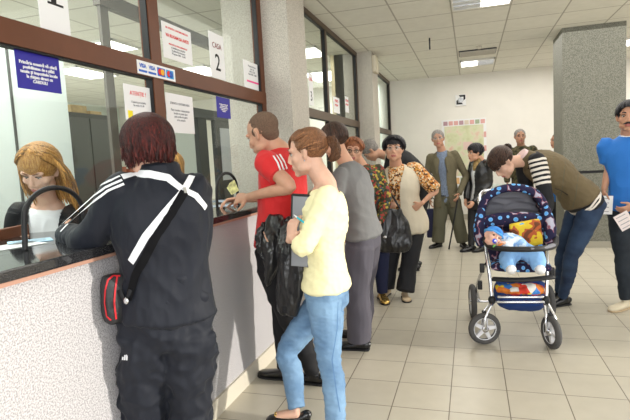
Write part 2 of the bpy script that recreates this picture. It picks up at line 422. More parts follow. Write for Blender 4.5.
# ---------------------------------------------------------------- ceiling fittings
def lamp_panel(label, x0, x1, y0, y1, lit, group='ceiling light panels'):
    t = thing('ceiling_light', label, 'ceiling light', ((x0+x1)/2, (y0+y1)/2, CH-.03), group)
    bm = BM()
    for a in ((x0, y0, x1, y0+.02), (x0, y1-.02, x1, y1), (x0, y0, x0+.02, y1), (x1-.02, y0, x1, y1)): box(bm, (a[0], a[1], CH-.03), (a[2], a[3], CH-.001))
    build('frame', bm, node_mat('white_metal', (.75, .74, .7), .4), t, flat=True)
    xm = (x0+x1)/2
    for k, (a, b) in enumerate(((x0+.02, xm-.01), (xm+.01, x1-.02))):
        bm = BM(); box(bm, (a, y0+.02, CH-.025), (b, y1-.02, CH-.002)); build('diffuser' if k in lit else 'louvre', bm, m_lamp if k in lit else m_louv, t, flat=True)
        if k not in lit:
            for j in range(1, 4):
                bm = BM(); y = y0+(y1-y0)*j/4; box(bm, (a, y-.008, CH-.032), (b, y+.008, CH-.02)); build('slat', bm, m_silver, t, flat=True)
    return t
lamp_panel('square ceiling light panel nearest, cut by the top of the picture', -.17, .48, 5.72, 6.4, (1,))
lamp_panel('small far ceiling light panel just beyond the air vent', -.15, .47, 9.95, 10.55, (0,))
lamp_panel('ceiling light behind the right-hand stone column', 2.25, 2.85, 9.5, 10.1, (0, 1))
t = thing('ceiling_vent', 'dark slotted air vent in the ceiling before the far light panel', 'vent', (.15, 9.3, CH-.03))
bm = BM(); box(bm, (-.15, 9.02, CH-.012), (.45, 9.5, CH-.002)); build('backing', bm, m_rubber, t, flat=True)
for j in range(5):
    bm = BM(); y = 9.08+j*.09; box(bm, (-.14, y, CH-.03), (.44, y+.03, CH-.012)); build('slat', bm, m_skirt, t, flat=True)
bm = BM(); tube(bm, [V(.17, 8.8, CH-.04), V(.17, 8.8, CH-.001)], [.03, .05], n=16, sub=1, cap=(.3, 0)); o = build('smoke_detector', bm, m_skirt); tag(o, 'round smoke detector on the ceiling near the vent', 'smoke detector')
p = PZ(429.5, 38, CH); bm = BM(); tube(bm, [V(p.x, p.y, CH-.16), V(p.x, p.y, CH)], .012, n=8, sub=1); o = build('ceiling_hook', bm, m_rubber); tag(o, 'thin dark rod hanging from a ceiling panel', 'rod')
# ---------------------------------------------------------------- back wall fittings
t = thing('emergency_light', 'square white emergency lamp with black arrow corners on back wall', 'emergency light', (-.16, 11.7, 2.5))
bm = BM(); box(bm, (-.29, 11.66, 2.51), (-.07, 11.70, 2.75), .005); build('housing', bm, m_paper, t, flat=True)
bm = BM(); disc(bm, (-.18, 11.655, 2.63), (0, -1, 0), .0, .06, .02, 20); build('lens', bm, m_louv, t)
bm = BM()
slab(bm, [V(-.27, 11.655, 2.54), V(-.13, 11.655, 2.54), V(-.16, 11.655, 2.575), V(-.23, 11.655, 2.575), V(-.23, 11.655, 2.65), V(-.27, 11.655, 2.62)], .006, (0, -1, 0))
slab(bm, [V(-.08, 11.655, 2.74), V(-.22, 11.655, 2.74), V(-.19, 11.655, 2.70), V(-.12, 11.655, 2.70), V(-.12, 11.655, 2.62), V(-.08, 11.655, 2.65)], .006, (0, -1, 0)); build('corner_mark', bm, m_rubber, t, flat=True)
t = thing('map_poster', 'large map poster with bordering pictures on the back wall', 'poster', (-.13, 11.69, .75))
bm = BM(); box(bm, (-.60, 11.68, .74), (.34, 11.695, 2.22)); build('sheet', bm, m_paper, t, flat=True)
bm = BM(); box(bm, (-.54, 11.674, .98), (.28, 11.68, 2.08)); build('map', bm, ramp_mat('map_print', [(0, (.35, .45, .28)), (.4, (.60, .60, .36)), (.5, (.66, .68, .45)), (.58, (.72, .66, .50)), (.68, (.72, .45, .35))], 'noise', 5, .6, 6, 'LINEAR'), t, flat=True)
prs = random.Random(3)
cols = [node_mat('picture_%s' % n, c, .6) for n, c in (('orange', (.75, .45, .20)), ('purple', (.45, .28, .32)), ('sand', (.70, .60, .48)), ('green', (.35, .42, .28)), ('rose', (.70, .38, .35)))]
for i in range(16):
    x = -.56+(i % 8)*.112
    z = 2.10 if i < 8 else .80
    bm = BM(); box(bm, (x, 11.674, z), (x+.09, 11.681, z+(.09 if i < 8 else .14))); build('picture', bm, cols[prs.randrange(5)], t, flat=True)
for z in (1.2, 1.5, 1.8):
    bm = BM(); box(bm, (.285, 11.674, z), (.335, 11.681, z+.12)); build('picture', bm, cols[prs.randrange(5)], t, flat=True)
bm = BM(); box(bm, (-.15, 11.672, 1.55), (.05, 11.676, 1.72), .0); build('map_town', bm, node_mat('map_town_print', (.75, .55, .5), .6), t, flat=True)
# radiator below the poster
t = thing('radiator', 'white ribbed radiator under the map on the back wall', 'radiator', (.45, 11.6, .1))
for j in range(12):
    bm = BM(); box(bm, (.0+j*.075, 11.58, .16), (.055+j*.075, 11.66, .78), .012); build('rib', bm, m_owall, t, flat=True)
# ---------------------------------------------------------------- the office behind the glass
bm = BM(); box(bm, (-3.35, -1.0, 0), (-3.30, 3.60, 2.6)); o = struct('wall_partition', bm, node_mat('white_partition_board', (.74, .82, .78), .5))
bm = BM(); box(bm, (-3.299, 3.03, 0), (-3.290, 3.05, 2.6)); struct('joint_strip', bm, m_mid, o)
def cabinet(label, y0, y1, zt, X=-4.2, n=2):
    t = thing('office_cabinet', label, 'cabinet', (X-.2, (y0+y1)/2, 0))
    bm = BM(); box(bm, (X-.45, y0, .0), (X, y1, zt), .004); build('body', bm, m_dark, t, flat=True)
    w = (y1-y0)/n
    for k in range(n):
        d = BM(); box(d, (X, y0+k*w+.01, .06), (X+.018, y0+(k+1)*w-.01, zt-.06)); do = build('door', d, m_mid, t, flat=True)
        h = BM(); box(h, (X+.018, y0+k*w+w-.06, 1.1), (X+.035, y0+k*w+w-.04, 1.25)); build('handle', h, m_silver, do, flat=True)
    return t
cabinet('tall dark grey office cabinet with pale boxes on top, behind the white board', 4.86, 5.60, 2.21, -4.5, 2)
for y, w, h, lab in ((4.98, .26, .09, 'pale wooden box lying on top of the dark office cabinet'), (5.30, .2, .04, 'flat pale box on the far end of the cabinet top')):
    bm = BM(); box(bm, (-4.85, y, 2.212), (-4.52, y+w, 2.212+h), .004); o = build('wooden_box', bm, m_wood, flat=True); tag(o, lab, 'box')
# shelf with boxes farther along the office
t = thing('office_shelf', 'white open office shelf holding reddish brown boxes', 'shelf', (-4.7, 6.1, 0))
for z in (.6, 1.0, 1.33, 1.66, 1.98): bm = BM(); box(bm, (-4.9, 5.64, z), (-4.5, 6.6, z+.03)); build('shelf_board', bm, m_owall, t, flat=True)
for y in (5.62, 6.6): bm = BM(); box(bm, (-4.9, y, 0), (-4.5, y+.03, 2.01)); build('side_panel', bm, m_owall, t, flat=True)
for i, (y, z) in enumerate(((5.68, 1.03), (6.0, 1.03), (6.32, 1.03), (5.68, 1.36), (5.98, 1.36), (6.30, 1.36), (5.72, 1.69), (6.1, 1.69))):
    bm = BM(); box(bm, (-4.8, y, z), (-4.54, y+.24, z+.15+.03*(i % 2)), .004); o = build('archive_box', bm, m_redwood, flat=True); tag(o, 'reddish brown archive box on the white office shelf', 'box', 'archive boxes on the office shelf')
# steel and panel screen inside the office
bm = BM(); box(bm, (-3.02, 3.74, 0), (-2.99, 3.84, 3.02)); box(bm, (-3.04, 3.72, 2.90), (-2.97, 6.6, 3.02)); struct('trim_3', bm, node_mat('grey_brown_steel', (.10, .09, .075), .5))
bm = BM(); box(bm, (-3.02, 4.62, 0), (-2.98, 5.12, 2.04)); struct('trim_4', bm, m_owall)
bm = BM(); box(bm, (-3.04, 4.45, 2.04), (-2.96, 6.6, 2.15)); box(bm, (-3.03, 5.20, 0), (-2.97, 5.40, 2.04)); struct('trim_5', bm, m_dark)
d = struct('door_1', (lambda b: (box(b, (-3.03, 5.62, 0), (-2.97, 6.4, 2.04)), b)[1])(BM()), m_dark)
bm = BM(); box(bm, (-2.972, 5.72, .2), (-2.962, 6.05, 1.2)); struct('door_panel', bm, m_mid, d)
bm = BM(); box(bm, (-2.972, 5.72, 1.3), (-2.962, 6.05, 1.95)); struct('door_panel', bm, m_louv, d)
# light fittings of the office
lamp_panel('office ceiling light seen just below the brown rail at the left', -6.5, -5.9, 6.7, 7.7, (0, 1), 'office ceiling lights')
lamp_panel('office ceiling light nearest, seen through the upper pane by sign one', -4.75, -4.35, 5.6, 6.2, (0, 1), 'office ceiling lights')
lamp_panel('office ceiling light seen through the pane with the sign CASA 2', -4.8, -4.2, 7.7, 8.6, (0, 1), 'office ceiling lights')
# room behind the second and third windows
bm = BM(); box(bm, (-2.16, 8.2, 0), (-1.95, 8.3, CH)); struct('wall_rear_office', bm, node_mat('yellow_cream_paint', (.66, .56, .36), .8))
lamp_panel('back office ceiling light seen through the second window, left pane', -2.6, -2.15, 7.35, 8.1, (0, 1), 'office ceiling lights')
lamp_panel('back office ceiling light seen through the second window, near its mullion', -3.1, -2.4, 9.4, 10.6, (0, 1), 'office ceiling lights')
light('rear_office_light', 'AREA', (-3.9, 8.0, 3.0), (0, 0, -1), 30, (1, .95, .82), shape='RECTANGLE', size=1.5, size_y=2.2)
light('front_office_light', 'AREA', (-2.8, 2.0, 3.1), (0, 0, -1), 52, (1, 1, .97), shape='RECTANGLE', size=1.2, size_y=3.0)
light('far_office_light', 'AREA', (-2.5, 10.2, 3.1), (0, 0, -1), 30, (.95, 1, .97), shape='RECTANGLE', size=1.0, size_y=2.5)
t = thing('vertical_blind', 'pale vertical blind hanging behind the far window by the back wall', 'blind', (-1.9, 10.4, 1.2))
for j in range(17):
    y = 9.0+j*.155; bm = BM(); box(bm, (-1.93, y, 1.2), (-1.925, y+.125, 3.1), 0, Matrix.Rotation(.35, 3, 'Z'), V(-1.93, y+.06, 2)); build('blind_strip', bm, m_owall, t, flat=True)
# ---------------------------------------------------------------- notices on the glass
m_dred = node_mat('dark_red_ink', (.22, .03, .03), .7)
def notice(name, label, X, c0, c1, mat=None, group=None, cat='notice'):
    a = PX(*c0, X); b = PX(*c1, X); y0, y1 = sorted((a.y, b.y)); z0, z1 = sorted((a.z, b.z))
    t = thing(name, label, cat, (X, (y0+y1)/2, z0), group)
    bm = BM(); box(bm, (X-.0015, y0, z0), (X, y1, z1)); build('sheet', bm, mat or m_paper, t, flat=True)
    return t, y0, y1, z0, z1
YD, ZD = V(0, 1, 0), V(0, 0, 1)
def line(t, s, X, y, z, size, mat, **k): return text_mesh('lettering', s, V(X+.0012, y, z), YD, ZD, size, mat, t, **k)
SX = GX-.026
a = PX(38, 0, SX); b = PX(71, 35, SX); y0, y1 = a.y, b.y; z0 = b.z-.03; yc = (y0+y1)/2
t = thing('counter_sign', 'large white paper sign with a black number one on the upper glass', 'sign', (SX, yc, z0))
bm = BM(); box(bm, (SX-.0015, y0, z0), (SX, y1, z0+.40)); build('sheet', bm, m_paper, t, flat=True)
line(t, '1', SX, yc, z0+.215, .20, m_ink, bold=.005)
bm = BM(); box(bm, (SX, yc-.035, z0+.140), (SX+.0012, yc+.055, z0+.150)); build('digit_serif', bm, m_ink, t, flat=True); line(t, 'CASA', SX, yc, z0+.36, .06, m_redink)
t, y0, y1, z0, z1 = notice('counter_sign', 'tall white paper sign reading CASA 2 on the upper glass', SX, (208, 30), (226, 81), cat='sign')
yc = (y0+y1)/2; line(t, 'CASA', SX, yc, z1-.09, .056, m_dred); line(t, '2', SX, yc, z0+.11, .17, m_ink, bold=.001)
t, y0, y1, z0, z1 = notice('counter_sign', 'white paper sign ending in a number three on the second window', SX, (308, 72), (314, 106), cat='sign')
yc = (y0+y1)/2; line(t, '3', SX, yc, z0+.10, .16, m_ink); line(t, 'CASA', SX, yc, z1-.07, .06, m_redink)
t, y0, y1, z0, z1 = notice('paper_notice', 'white notice with red headings and grey lines, upper glass beside CASA 2', SX, (161, 20), (193, 66))
yc = (y0+y1)/2; h = z1-z0
line(t, 'IN ATENTIA CONTRIBUABILILOR', SX, yc, z1-.03, .017, m_redink); line(t, 'VA RUGAM SA AVETI', SX, yc, z1-.075, .028, m_redink, bold=.0006)
line(t, 'PREGATITE ACTELE DE IDENTITATE', SX, yc, z1-.125, .013, m_redink); line(t, 'si instiintarea de plata\nla ghiseul de incasare\nProgram 8.00 - 16.30', SX, yc, z0+.055, .018, m_greyink)
t, y0, y1, z0, z1 = notice('paper_notice', 'small white notice with a pink underline at the right end of the upper glass', SX, (243, 59), (261, 92))
yc = (y0+y1)/2
line(t, 'Program de lucru\nluni - joi\n8.00 - 16.30\nvineri 8.00 - 14.00', SX, yc, z1-.07, .022, m_greyink)
bm = BM(); box(bm, (SX, y0+.05, z0+.055), (SX+.001, y1-.03, z0+.07)); build('underline', bm, node_mat('pink_ink', (.9, .08, .3), .6), t, flat=True)
t, y0, y1, z0, z1 = notice('paper_notice', 'white notice with a red heading behind the red haired woman, lower glass', SX, (123, 83), (153, 122))
yc = (y0+y1)/2; line(t, 'ATENȚIE !', SX, yc, z1-.045, .032, m_redink); line(t, 'Casieria se inchide\nla orele 15.30', SX, yc, z1-.10, .017, m_greyink)
bm = BM(); box(bm, (SX, y0+.02, z0), (SX+.001, y0+.06, z0+.05)); build('yellow_mark', bm, node_mat('yellow_ink', (.9, .75, .02), .6), t, flat=True)
t, y0, y1, z0, z1 = notice('paper_notice', 'white notice with faint grey print, lower glass beside the frame post', SX, (165, 92), (195, 134))
yc = (y0+y1)/2; line(t, 'STIMATI CONTRIBUABILI\n\nPlata taxelor si impozitelor\nlocale se poate face\nprin ordin de plata\nsi la casierie', SX, yc, (z0+z1)/2+.01, .02, m_greyink)
BL = 'Primăria noastră vă oferă\nposibilitatea de a plăti\ntaxele și impozitele locale\nla ghișeu direct cu\nCARDUL!'
t, y0, y1, z0, z1 = notice('blue_notice', 'royal blue card payment notice under the brown rail at the left end', SX, (14, 49), (62, 94), m_blue, 'card payment notices')
line(t, BL, SX, (y0+y1)/2, (z0+z1)/2-.005, .0185, m_paper, bold=.0006)
bm = BM(); box(bm, (SX-.001, y0, z1), (SX+.0005, y1, z1+.006)); build('tape', bm, m_paper, t, flat=True)
t, y0, y1, z0, z1 = notice('blue_notice', 'smaller blue card payment notice on lower glass near the red shirted man', SX, (216, 96), (231, 119), m_blue, 'card payment notices')
line(t, BL, SX, (y0+y1)/2, (z0+z1)/2-.002, .0125, m_paper, bold=.0004)
# card sticker across the post of the brown frame
X = GX+.007; y0, y1, z0, z1 = 2.40, 2.77, 2.005, 2.078
t = thing('card_sticker', 'white sticker with four payment card logos on the brown frame', 'sticker', (X, 2.58, z0))
bm = BM(); box(bm, (X-.002, y0, z0), (X, y1, z1)); build('sheet', bm, m_paper, t, flat=True)
m_vb = node_mat('card_blue', (.02, .12, .55), .5); m_mr = node_mat('card_red', (.75, .03, .02), .5); m_mo = node_mat('card_orange', (.9, .45, .03), .5); m_mc = node_mat('card_cyan', (.03, .35, .75), .5)
for k in range(2):
    yy = y0+.012+k*.085
    line(t, 'VISA', X, yy+.037, z0+.046, .03, m_vb, bold=.0008)
    bm = BM(); box(bm, (X, yy, z0+.012), (X+.001, yy+.074, z0+.024)); build('logo_bar', bm, m_vb, t, flat=True)
for k, (ca, cb, bgc) in enumerate(((m_mr, m_mo, m_vb), (m_mc, m_mr, m_mc))):
    yy = y0+.185+k*.088
    bm = BM(); box(bm, (X, yy, z0+.012), (X+.001, yy+.078, z1-.012)); build('logo_plate', bm, bgc if k == 0 else m_mc, t, flat=True)
    bm = BM(); disc(bm, (X+.002, yy+.026, z0+.037), (1, 0, 0), 0, .019, .001, 20); build('logo_circle', bm, ca if k == 0 else m_mr, t)
    bm = BM(); disc(bm, (X+.0025, yy+.050, z0+.037), (1, 0, 0), 0, .019, .001, 20); build('logo_circle', bm, cb if k == 0 else m_vb, t)
for i, (a, b, lab) in enumerate((((333, 96), (340, 114), 'white notice with red print right of the second window mullion'), ((345, 96), (349, 113), 'narrow white notice farther along the second window'))):
    t, y0, y1, z0, z1 = notice('paper_notice', lab, SX, a, b); line(t, 'ATENTIE\nprogram', SX, (y0+y1)/2, (z0+z1)/2+.03, .05, m_redink)
# ---------------------------------------------------------------- people
def skin_mat(name, c, rough=.5):
    m = node_mat(name, c, rough, noise_amt=.06, nscale=18, spec=.35)
    b = m.node_tree.nodes['Principled BSDF']; b.inputs['Subsurface Weight'].default_value = .12; b.inputs['Subsurface Radius'].default_value = (.02, .008, .005); b.inputs['Subsurface Scale'].default_value = .4
    return m
sk_fair = skin_mat('fair_skin', (.66, .40, .29)); sk_mid = skin_mat('warm_skin', (.58, .32, .21)); sk_tan = skin_mat('tanned_skin', (.47, .25, .16))
m_lip = node_mat('lip', (.42, .13, .11), .45); m_sclera = node_mat('eye_white', (.55, .52, .49), .3); m_iris = node_mat('dark_iris', (.05, .03, .02), .15)
m_brow = node_mat('eyebrow_hair', (.06, .035, .02), .8)
def hair_mat(name, c1, c2, rough=.38):
    m = node_mat(name, c1, rough, c2=c2, nscale=22, stretch=(9, 9, .9), bump=.5, bscale=60, detail=5, spec=.3); return m
_sh = {}
def shades(m):
    """the hair colour with a darker and a lighter lock beside it"""
    if m.name not in _sh:
        L = [m]
        for k in (.5, 1.55):
            c = m.copy(); c.name = m.name + ('_dark_lock' if k < 1 else '_light_lock')
            for n in c.node_tree.nodes:
                if n.type == 'VALTORGB':
                    for e in n.color_ramp.elements: e.color = tuple(min(1, x*k) for x in e.color[:3]) + (1,)
            L.append(c)
        _sh[m.name] = L
    return _sh[m.name]
def face_frame(yaw, pitch=0, roll=0):
    a = math.radians(yaw); F = V(math.sin(a), -math.cos(a), 0); Rv = F.cross(V(0, 0, 1))
    R = Matrix((Rv, F, V(0, 0, 1))).transposed()           # columns: right, forward, up
    return R @ Matrix.Rotation(-math.radians(pitch), 3, 'X') @ Matrix.Rotation(math.radians(roll), 3, 'Y')
def head_shape(bm, c, R, s, male, wide=1.0):
    def E(p, r, n=12): ell(bm, c + R @ (V(*p)*s), (r[0]*s*wide, r[1]*s, r[2]*s), R, n)
    E((0, -.014, .040), (.074, .094, .082), 20)
    E((0, .018, -.020), (.064, .070, .082), 18)
    E((0, .034, -.066), (.047 if not male else .053, .046, .043), 16)
    E((0, .066, -.096), (.021 if not male else .026, .019, .017))
    for q in (-1, 1):
        E((q*.042, .052, -.022), (.025, .026, .022)); E((q*.030, .070, .028), (.029, .016, .012))
        E((q*.044, .020, -.066), (.022, .040, .026))
        E((q*.0125, .092, -.036), (.0085, .011, .0075))
        tube(bm, [c+R@(V(q*.071, .004, .016)*s), c+R@(V(q*.082, -.008, .020)*s), c+R@(V(q*.084, -.014, .0)*s), c+R@(V(q*.076, -.004, -.030)*s)], [.009*s, .011*s, .010*s, .008*s], n=8)
        E((q*.075, -.004, -.006), (.008, .014, .024))
    tube(bm, [c+R@(V(0, .078, .020)*s), c+R@(V(0, .093, -.006)*s), c+R@(V(0, .102, -.030)*s)], [(.009*s, .010*s), (.0095*s, .012*s), (.012*s, .011*s)], right=R@V(1, 0, 0), n=10)
    E((0, .085, -.0585), (.022, .013, .0065)); E((0, .083, -.069), (.019, .013, .0065))
    E((0, .076, -.063), (.030, .014, .020))
def head_mat_fn(c, R, s, bodymin=0):
    Ri = R.transposed()
    def fn(p):
        q = (Ri @ (p-c))/s
        if q.y > .075 and abs(q.x) < .0225 and -.0735 < q.z < -.054: return 1
        return 0
    return fn
def hand(bm, w, d, nrm, side, curl=.5, s=1.0, spread=.06, thumb=.4, curls=None):
    """w wrist, d direction to the fingers, nrm palm normal, side = +1 thumb towards d x nrm"""
    d = d.normalized(); nrm = (nrm-d*nrm.dot(d)).normalized(); t = d.cross(nrm).normalized()*side
    tube(bm, [w-d*.03*s, w+d*.01*s, w+d*.045*s, w+d*.085*s], [(.024*s, .019*s), (.026*s, .018*s), (.037*s, .016*s), (.039*s, .0125*s)], right=t, n=12)
    for i, (o, L) in enumerate(((.0305, .074), (.0105, .083), (-.0100, .077), (-.0295, .062))):
        base = w + d*(.078-.004*abs(i-1))*s + t*o*s
        dd = (d + t*spread*(1.5-i)).normalized(); p = [base-dd*.015*s, base]; cur = base; a = 0
        cl = curls[i] if curls else curl
        for f, b in ((.45, .8), (.30, 1.1), (.25, .7)):
            a += cl*b; q = dd*math.cos(a)+nrm*math.sin(a); cur = cur+q*L*f*s; p.append(cur)
        tube(bm, p, [.0092*s, .0090*s, .0084*s, .0078*s, .0068*s], n=8, sub=2, cap=(.5, 1))
    b = w+d*.018*s+t*.022*s; q1 = (d*.55+t*.75+nrm*.35).normalized(); q2 = (d*.85+t*(.45-thumb*.5)+nrm*(.3+thumb*.5)).normalized()
    tube(bm, [b-q1*.01*s, b+q1*.034*s, b+q1*.034*s+q2*.030*s, b+q1*.034*s+q2*.055*s], [.0135*s, .0115*s, .0100*s, .0080*s], n=8, sub=2, cap=(.5, 1))
def lerp(a, b, t): return a*(1-t)+b*t
class Fig:
    """skeleton of a standing, leaning or sitting figure and the volumes that follow it"""
    def __init__(s, pelvis, neck, head, pyaw, cyaw, hyaw, hpitch=0, hroll=0, elR=None, wrR=None, elL=None, wrL=None, knR=None, anR=None, knL=None, anL=None, sc=1.0, male=False, belly=0, wide=1.0, shrug=0, bend=.0, hs=None, shw=None, hipw=None, drop=.062, hw=1.06):
        s.sc = sc; s.hw = hw; s.male = male; s.wide = wide; s.belly = belly; s.hs = hs or sc
        s.pelvis, s.neck, s.head = pelvis, neck, head
        s.pR = face_frame(pyaw); s.cR = face_frame(cyaw); s.hR = face_frame(hyaw, hpitch, hroll)
        s.up = (neck-pelvis).normalized()
        a = math.radians(cyaw); rv = s.cR @ V(1, 0, 0); rv = (rv-s.up*rv.dot(s.up)).normalized(); s.right = rv; s.fwd = s.up.cross(rv)
        pv = s.pR @ V(1, 0, 0); s.pright = pv
        w = (shw or (.185 if male else .160))*sc; hw = (hipw or .085)*sc*wide
        s.shR = neck - s.up*(drop-shrug)*sc + rv*w; s.shL = neck - s.up*(drop-shrug)*sc - rv*w
        s.hiR = pelvis + pv*hw - V(0, 0, .04*sc); s.hiL = pelvis - pv*hw - V(0, 0, .04*sc)
        s.bend = bend
        dn = V(0, 0, -1)
        s.elR = elR if elR is not None else s.shR+dn*.28*sc+rv*.05; s.wrR = wrR if wrR is not None else s.elR+dn*.24*sc+s.fwd*.06
        s.elL = elL if elL is not None else s.shL+dn*.28*sc-rv*.05; s.wrL = wrL if wrL is not None else s.elL+dn*.24*sc+s.fwd*.06
        s.anR = anR if anR is not None else V(s.hiR.x, s.hiR.y, .08); s.anL = anL if anL is not None else V(s.hiL.x, s.hiL.y, .08)
        s.knR = knR if knR is not None else lerp(s.hiR, s.anR, .52)+s.pR@V(0, .02, 0); s.knL = knL if knL is not None else lerp(s.hiL, s.anL, .52)+s.pR@V(0, .02, 0)
    def spine(s, t):
        c = lerp(s.pelvis, s.neck, t) - s.fwd*(math.sin(math.pi*t)*s.bend)
        return c
    def torso(s, bm, off=0, t0=-.12, t1=.97, hemflare=0, widths=None, neckr=.055, dep=1.0, cap=(.3, .3), sq=1.0, shoulder=True):
        m = s.male; W = widths or ((.150, .165, .150, .172, .182, .145, .085) if m else (.158, .172, .132, .150, .156, .125, .072))
        D = (.105, .118, .105, .122, .120, .095, .065) if m else (.110, .118, .096, .118, .112, .085, .055)
        T = (-.12, .05, .36, .62, .80, .93, 1.02)
        pts, rad, rts = [], [], []
        ks = [i for i in range(7)]
        for i in ks:
            t = T[i]
            if t > t1+.06: continue
            c = s.spine(t); bulge = s.belly*math.exp(-((t-.30)/.28)**2)
            bust = 0 if m else .012*math.exp(-((t-.68)/.1)**2)
            a = (W[i]*s.wide)*s.sc+off; b = (D[i]*dep*(1+(s.wide-1)*.8))*s.sc+off+bulge*.5+bust
            if i == 6: a = (neckr+.02)*s.sc+off*.5; b = neckr*s.sc+off*.5
            if t < .05: a += hemflare; b += hemflare
            pts.append(c+s.fwd*(bulge*.5+bust)); rad.append((a, b)); rts.append(s.pright.lerp(s.right, min(1, max(0, t*1.6))))
        if t0 > -.12:
            # cut at the hem height t0
            keep = [i for i in range(len(pts)) if T[i] > t0+.04]
            i = keep[0]; j = max(0, i-1)
            f = (t0-T[j])/(T[i]-T[j]) if i != j else 0
            p0 = lerp(pts[j], pts[i], f); r0 = tuple(rad[j][k]*(1-f)+rad[i][k]*f for k in (0, 1)); w0 = rts[j].lerp(rts[i], f)
            pts = [p0]+[pts[k] for k in keep]; rad = [(r0[0]+hemflare, r0[1]+hemflare)]+[rad[k] for k in keep]; rts = [w0]+[rts[k] for k in keep]
        elif t0 < -.12:
            p0 = s.pelvis - V(0, 0, 1)*((s.neck-s.pelvis).length*(-t0)); pts[0:1] = [p0, lerp(p0, pts[1], .55)]; r = rad[0]; rad[0:1] = [(r[0]+hemflare, r[1]+hemflare), (r[0]+hemflare*.4+.01, r[1]+hemflare*.4+.01)]; rts = [rts[0]]+rts
        tube(bm, pts, rad, right=rts, n=28, sub=4, cap=cap, sq=sq)
    def arm(s, bm, side, off=0, t0=0.0, t1=2.0, fat=1.0, cuff=0, r=None, cap=(.6, .2)):
        sh, el, wr = (s.shR, s.elR, s.wrR) if side > 0 else (s.shL, s.elL, s.wrL)
        R4 = r or ((.058, .050, .042, .040, .028) if s.male else (.050, .043, .036, .034, .024))
        ins = sh - s.right*side*.03*s.sc
        K = [(0, sh, R4[0]*.95), (.5, lerp(sh, el, .5), R4[1]), (1, el, R4[2]), (1.35, lerp(el, wr, .35), R4[3]), (2, wr, R4[4])]
        pts = [ins]; rad = [R4[0]*.80*s.sc*fat+off]
        for i, (t, p, q) in enumerate(K):
            if t > t1+1e-6:
                tp, pp, qp = K[i-1]; f = (t1-tp)/(t-tp)
                if f > .05: pts.append(lerp(pp, p, f)); rad.append((qp*(1-f)+q*f)*s.sc*fat+off+cuff)
                break
            pts.append(p); rad.append(q*s.sc*fat+off+(cuff if abs(t-t1) < 1e-6 else 0))
        tube(bm, pts, rad, n=18, sub=4, cap=cap)
    def leg(s, bm, side, off=0, r=None, t1=2.0, fat=1.0, flare=0, cap=(.3, .1)):
        hi, kn, an = (s.hiR, s.knR, s.anR) if side > 0 else (s.hiL, s.knL, s.anL)
        R4 = r or ((.088, .080, .058, .055, .036) if s.male else (.092, .082, .056, .052, .034))
        K = [(0, hi, R4[0]), (.45, lerp(hi, kn, .45), R4[1]), (1, kn, R4[2]), (1.35, lerp(kn, an, .35)-s.pR@V(0, .012, 0), R4[3]), (2, an, R4[4])]
        pts, rad = [], []
        for i, (t, p, q) in enumerate(K):
            if t > t1+1e-6:
                tp, pp, qp = K[i-1]; f = (t1-tp)/(t-tp); pts.append(lerp(pp, p, f)); rad.append((qp*(1-f)+q*f)*s.sc*fat+off+flare); break
            pts.append(p); rad.append(q*s.sc*fat+off+(flare if t == 2 else 0))
        tube(bm, pts, rad, n=18, sub=4, cap=cap)
    def body(s, root, skin, voxel=.006, hands=({}, {}), feet=False, smooth=2):
        bm = BM()
        s.torso(bm, -.012, cap=(.5, .4)); 
        for q in (1, -1): s.arm(bm, q, -.004); s.leg(bm, q, -.008)
        nk = (.058 if s.male else .049)*(1+(s.wide-1)*.8)
        tube(bm, [s.spine(.93), s.neck+s.up*.0, lerp(s.neck, s.head, .55), s.head+s.hR@(V(0, -.02, .0)*s.hs)], [(.075*s.sc, .06*s.sc), (nk*1.2*s.sc, nk*1.15*s.sc), (nk*s.sc, nk*s.sc), (nk*s.sc, nk*s.sc)], right=s.right, n=16)
        for q, (sh, wr, el, hp) in ((1, (s.shR, s.wrR, s.elR, hands[0])), (-1, (s.shL, s.wrL, s.elL, hands[1]))):
            d = hp.get('d', (wr-el).normalized()); nrm = hp.get('n', -s.right*q)
            # palm faces nrm; the thumb side follows from the body side
            tt = d.cross(nrm); side = hp.get('side'); 
            if side is None: side = 1 if tt.dot(s.fwd + V(0, 0, .3)) > 0 else -1
            hand(bm, wr, d, nrm, side, hp.get('curl', .35), s.sc*hp.get('s', 1), hp.get('spread', .05), hp.get('thumb', .4), hp.get('curls'))
        if feet:
            for an in (s.anR, s.anL): tube(bm, [V(an.x, an.y, .05), V(an.x, an.y, .05)+s.pR@V(0, .12, -.015)], [(.033, .030), (.036, .02)], right=s.pR@V(1, 0, 0))
        head_shape(bm, s.head, s.hR, s.hs, s.male, s.hw)
        return build('body', bm, [skin, m_lip], root, voxel=voxel, smooth=smooth, matfn=head_mat_fn(s.head, s.hR, s.hs))
    def face(s, root, brow=None, detail=True, eyes=True, closed=0.0):
        c, R, h = s.head, s.hR, s.hs
        for q in (-1, 1):
            if eyes:
                bm = BM(); ell(bm, c+R@(V(q*.030, .0690, .006)*h), (.0125*h, .0120*h, .0080*h*(1-closed)), R, 12); e = build('eye', bm, m_sclera, root)
                bm = BM(); ell(bm, c+R@(V(q*.030, .0775, .005)*h), (.0062*h, .0045*h, .0066*h*(1-closed)), R, 10); build('iris', bm, m_iris, e)
                bm = BM(); tube(bm, [c+R@(V(q*.017, .0800, .012)*h), c+R@(V(q*.030, .0855, .017)*h), c+R@(V(q*.044, .0740, .012)*h)], .0028*h, n=6); build('eyelashes', bm, m_iris, e)
            bm = BM(); tube(bm, [c+R@(V(q*.013, .089, .030)*h), c+R@(V(q*.030, .0880, .036)*h), c+R@(V(q*.048, .072, .030)*h)], [(.0045*h, .0022*h), (.0045*h, .003*h), (.002*h, .002*h)], right=R@V(0, 0, 1), n=6); build('eyebrow', bm, brow or m_brow, root)
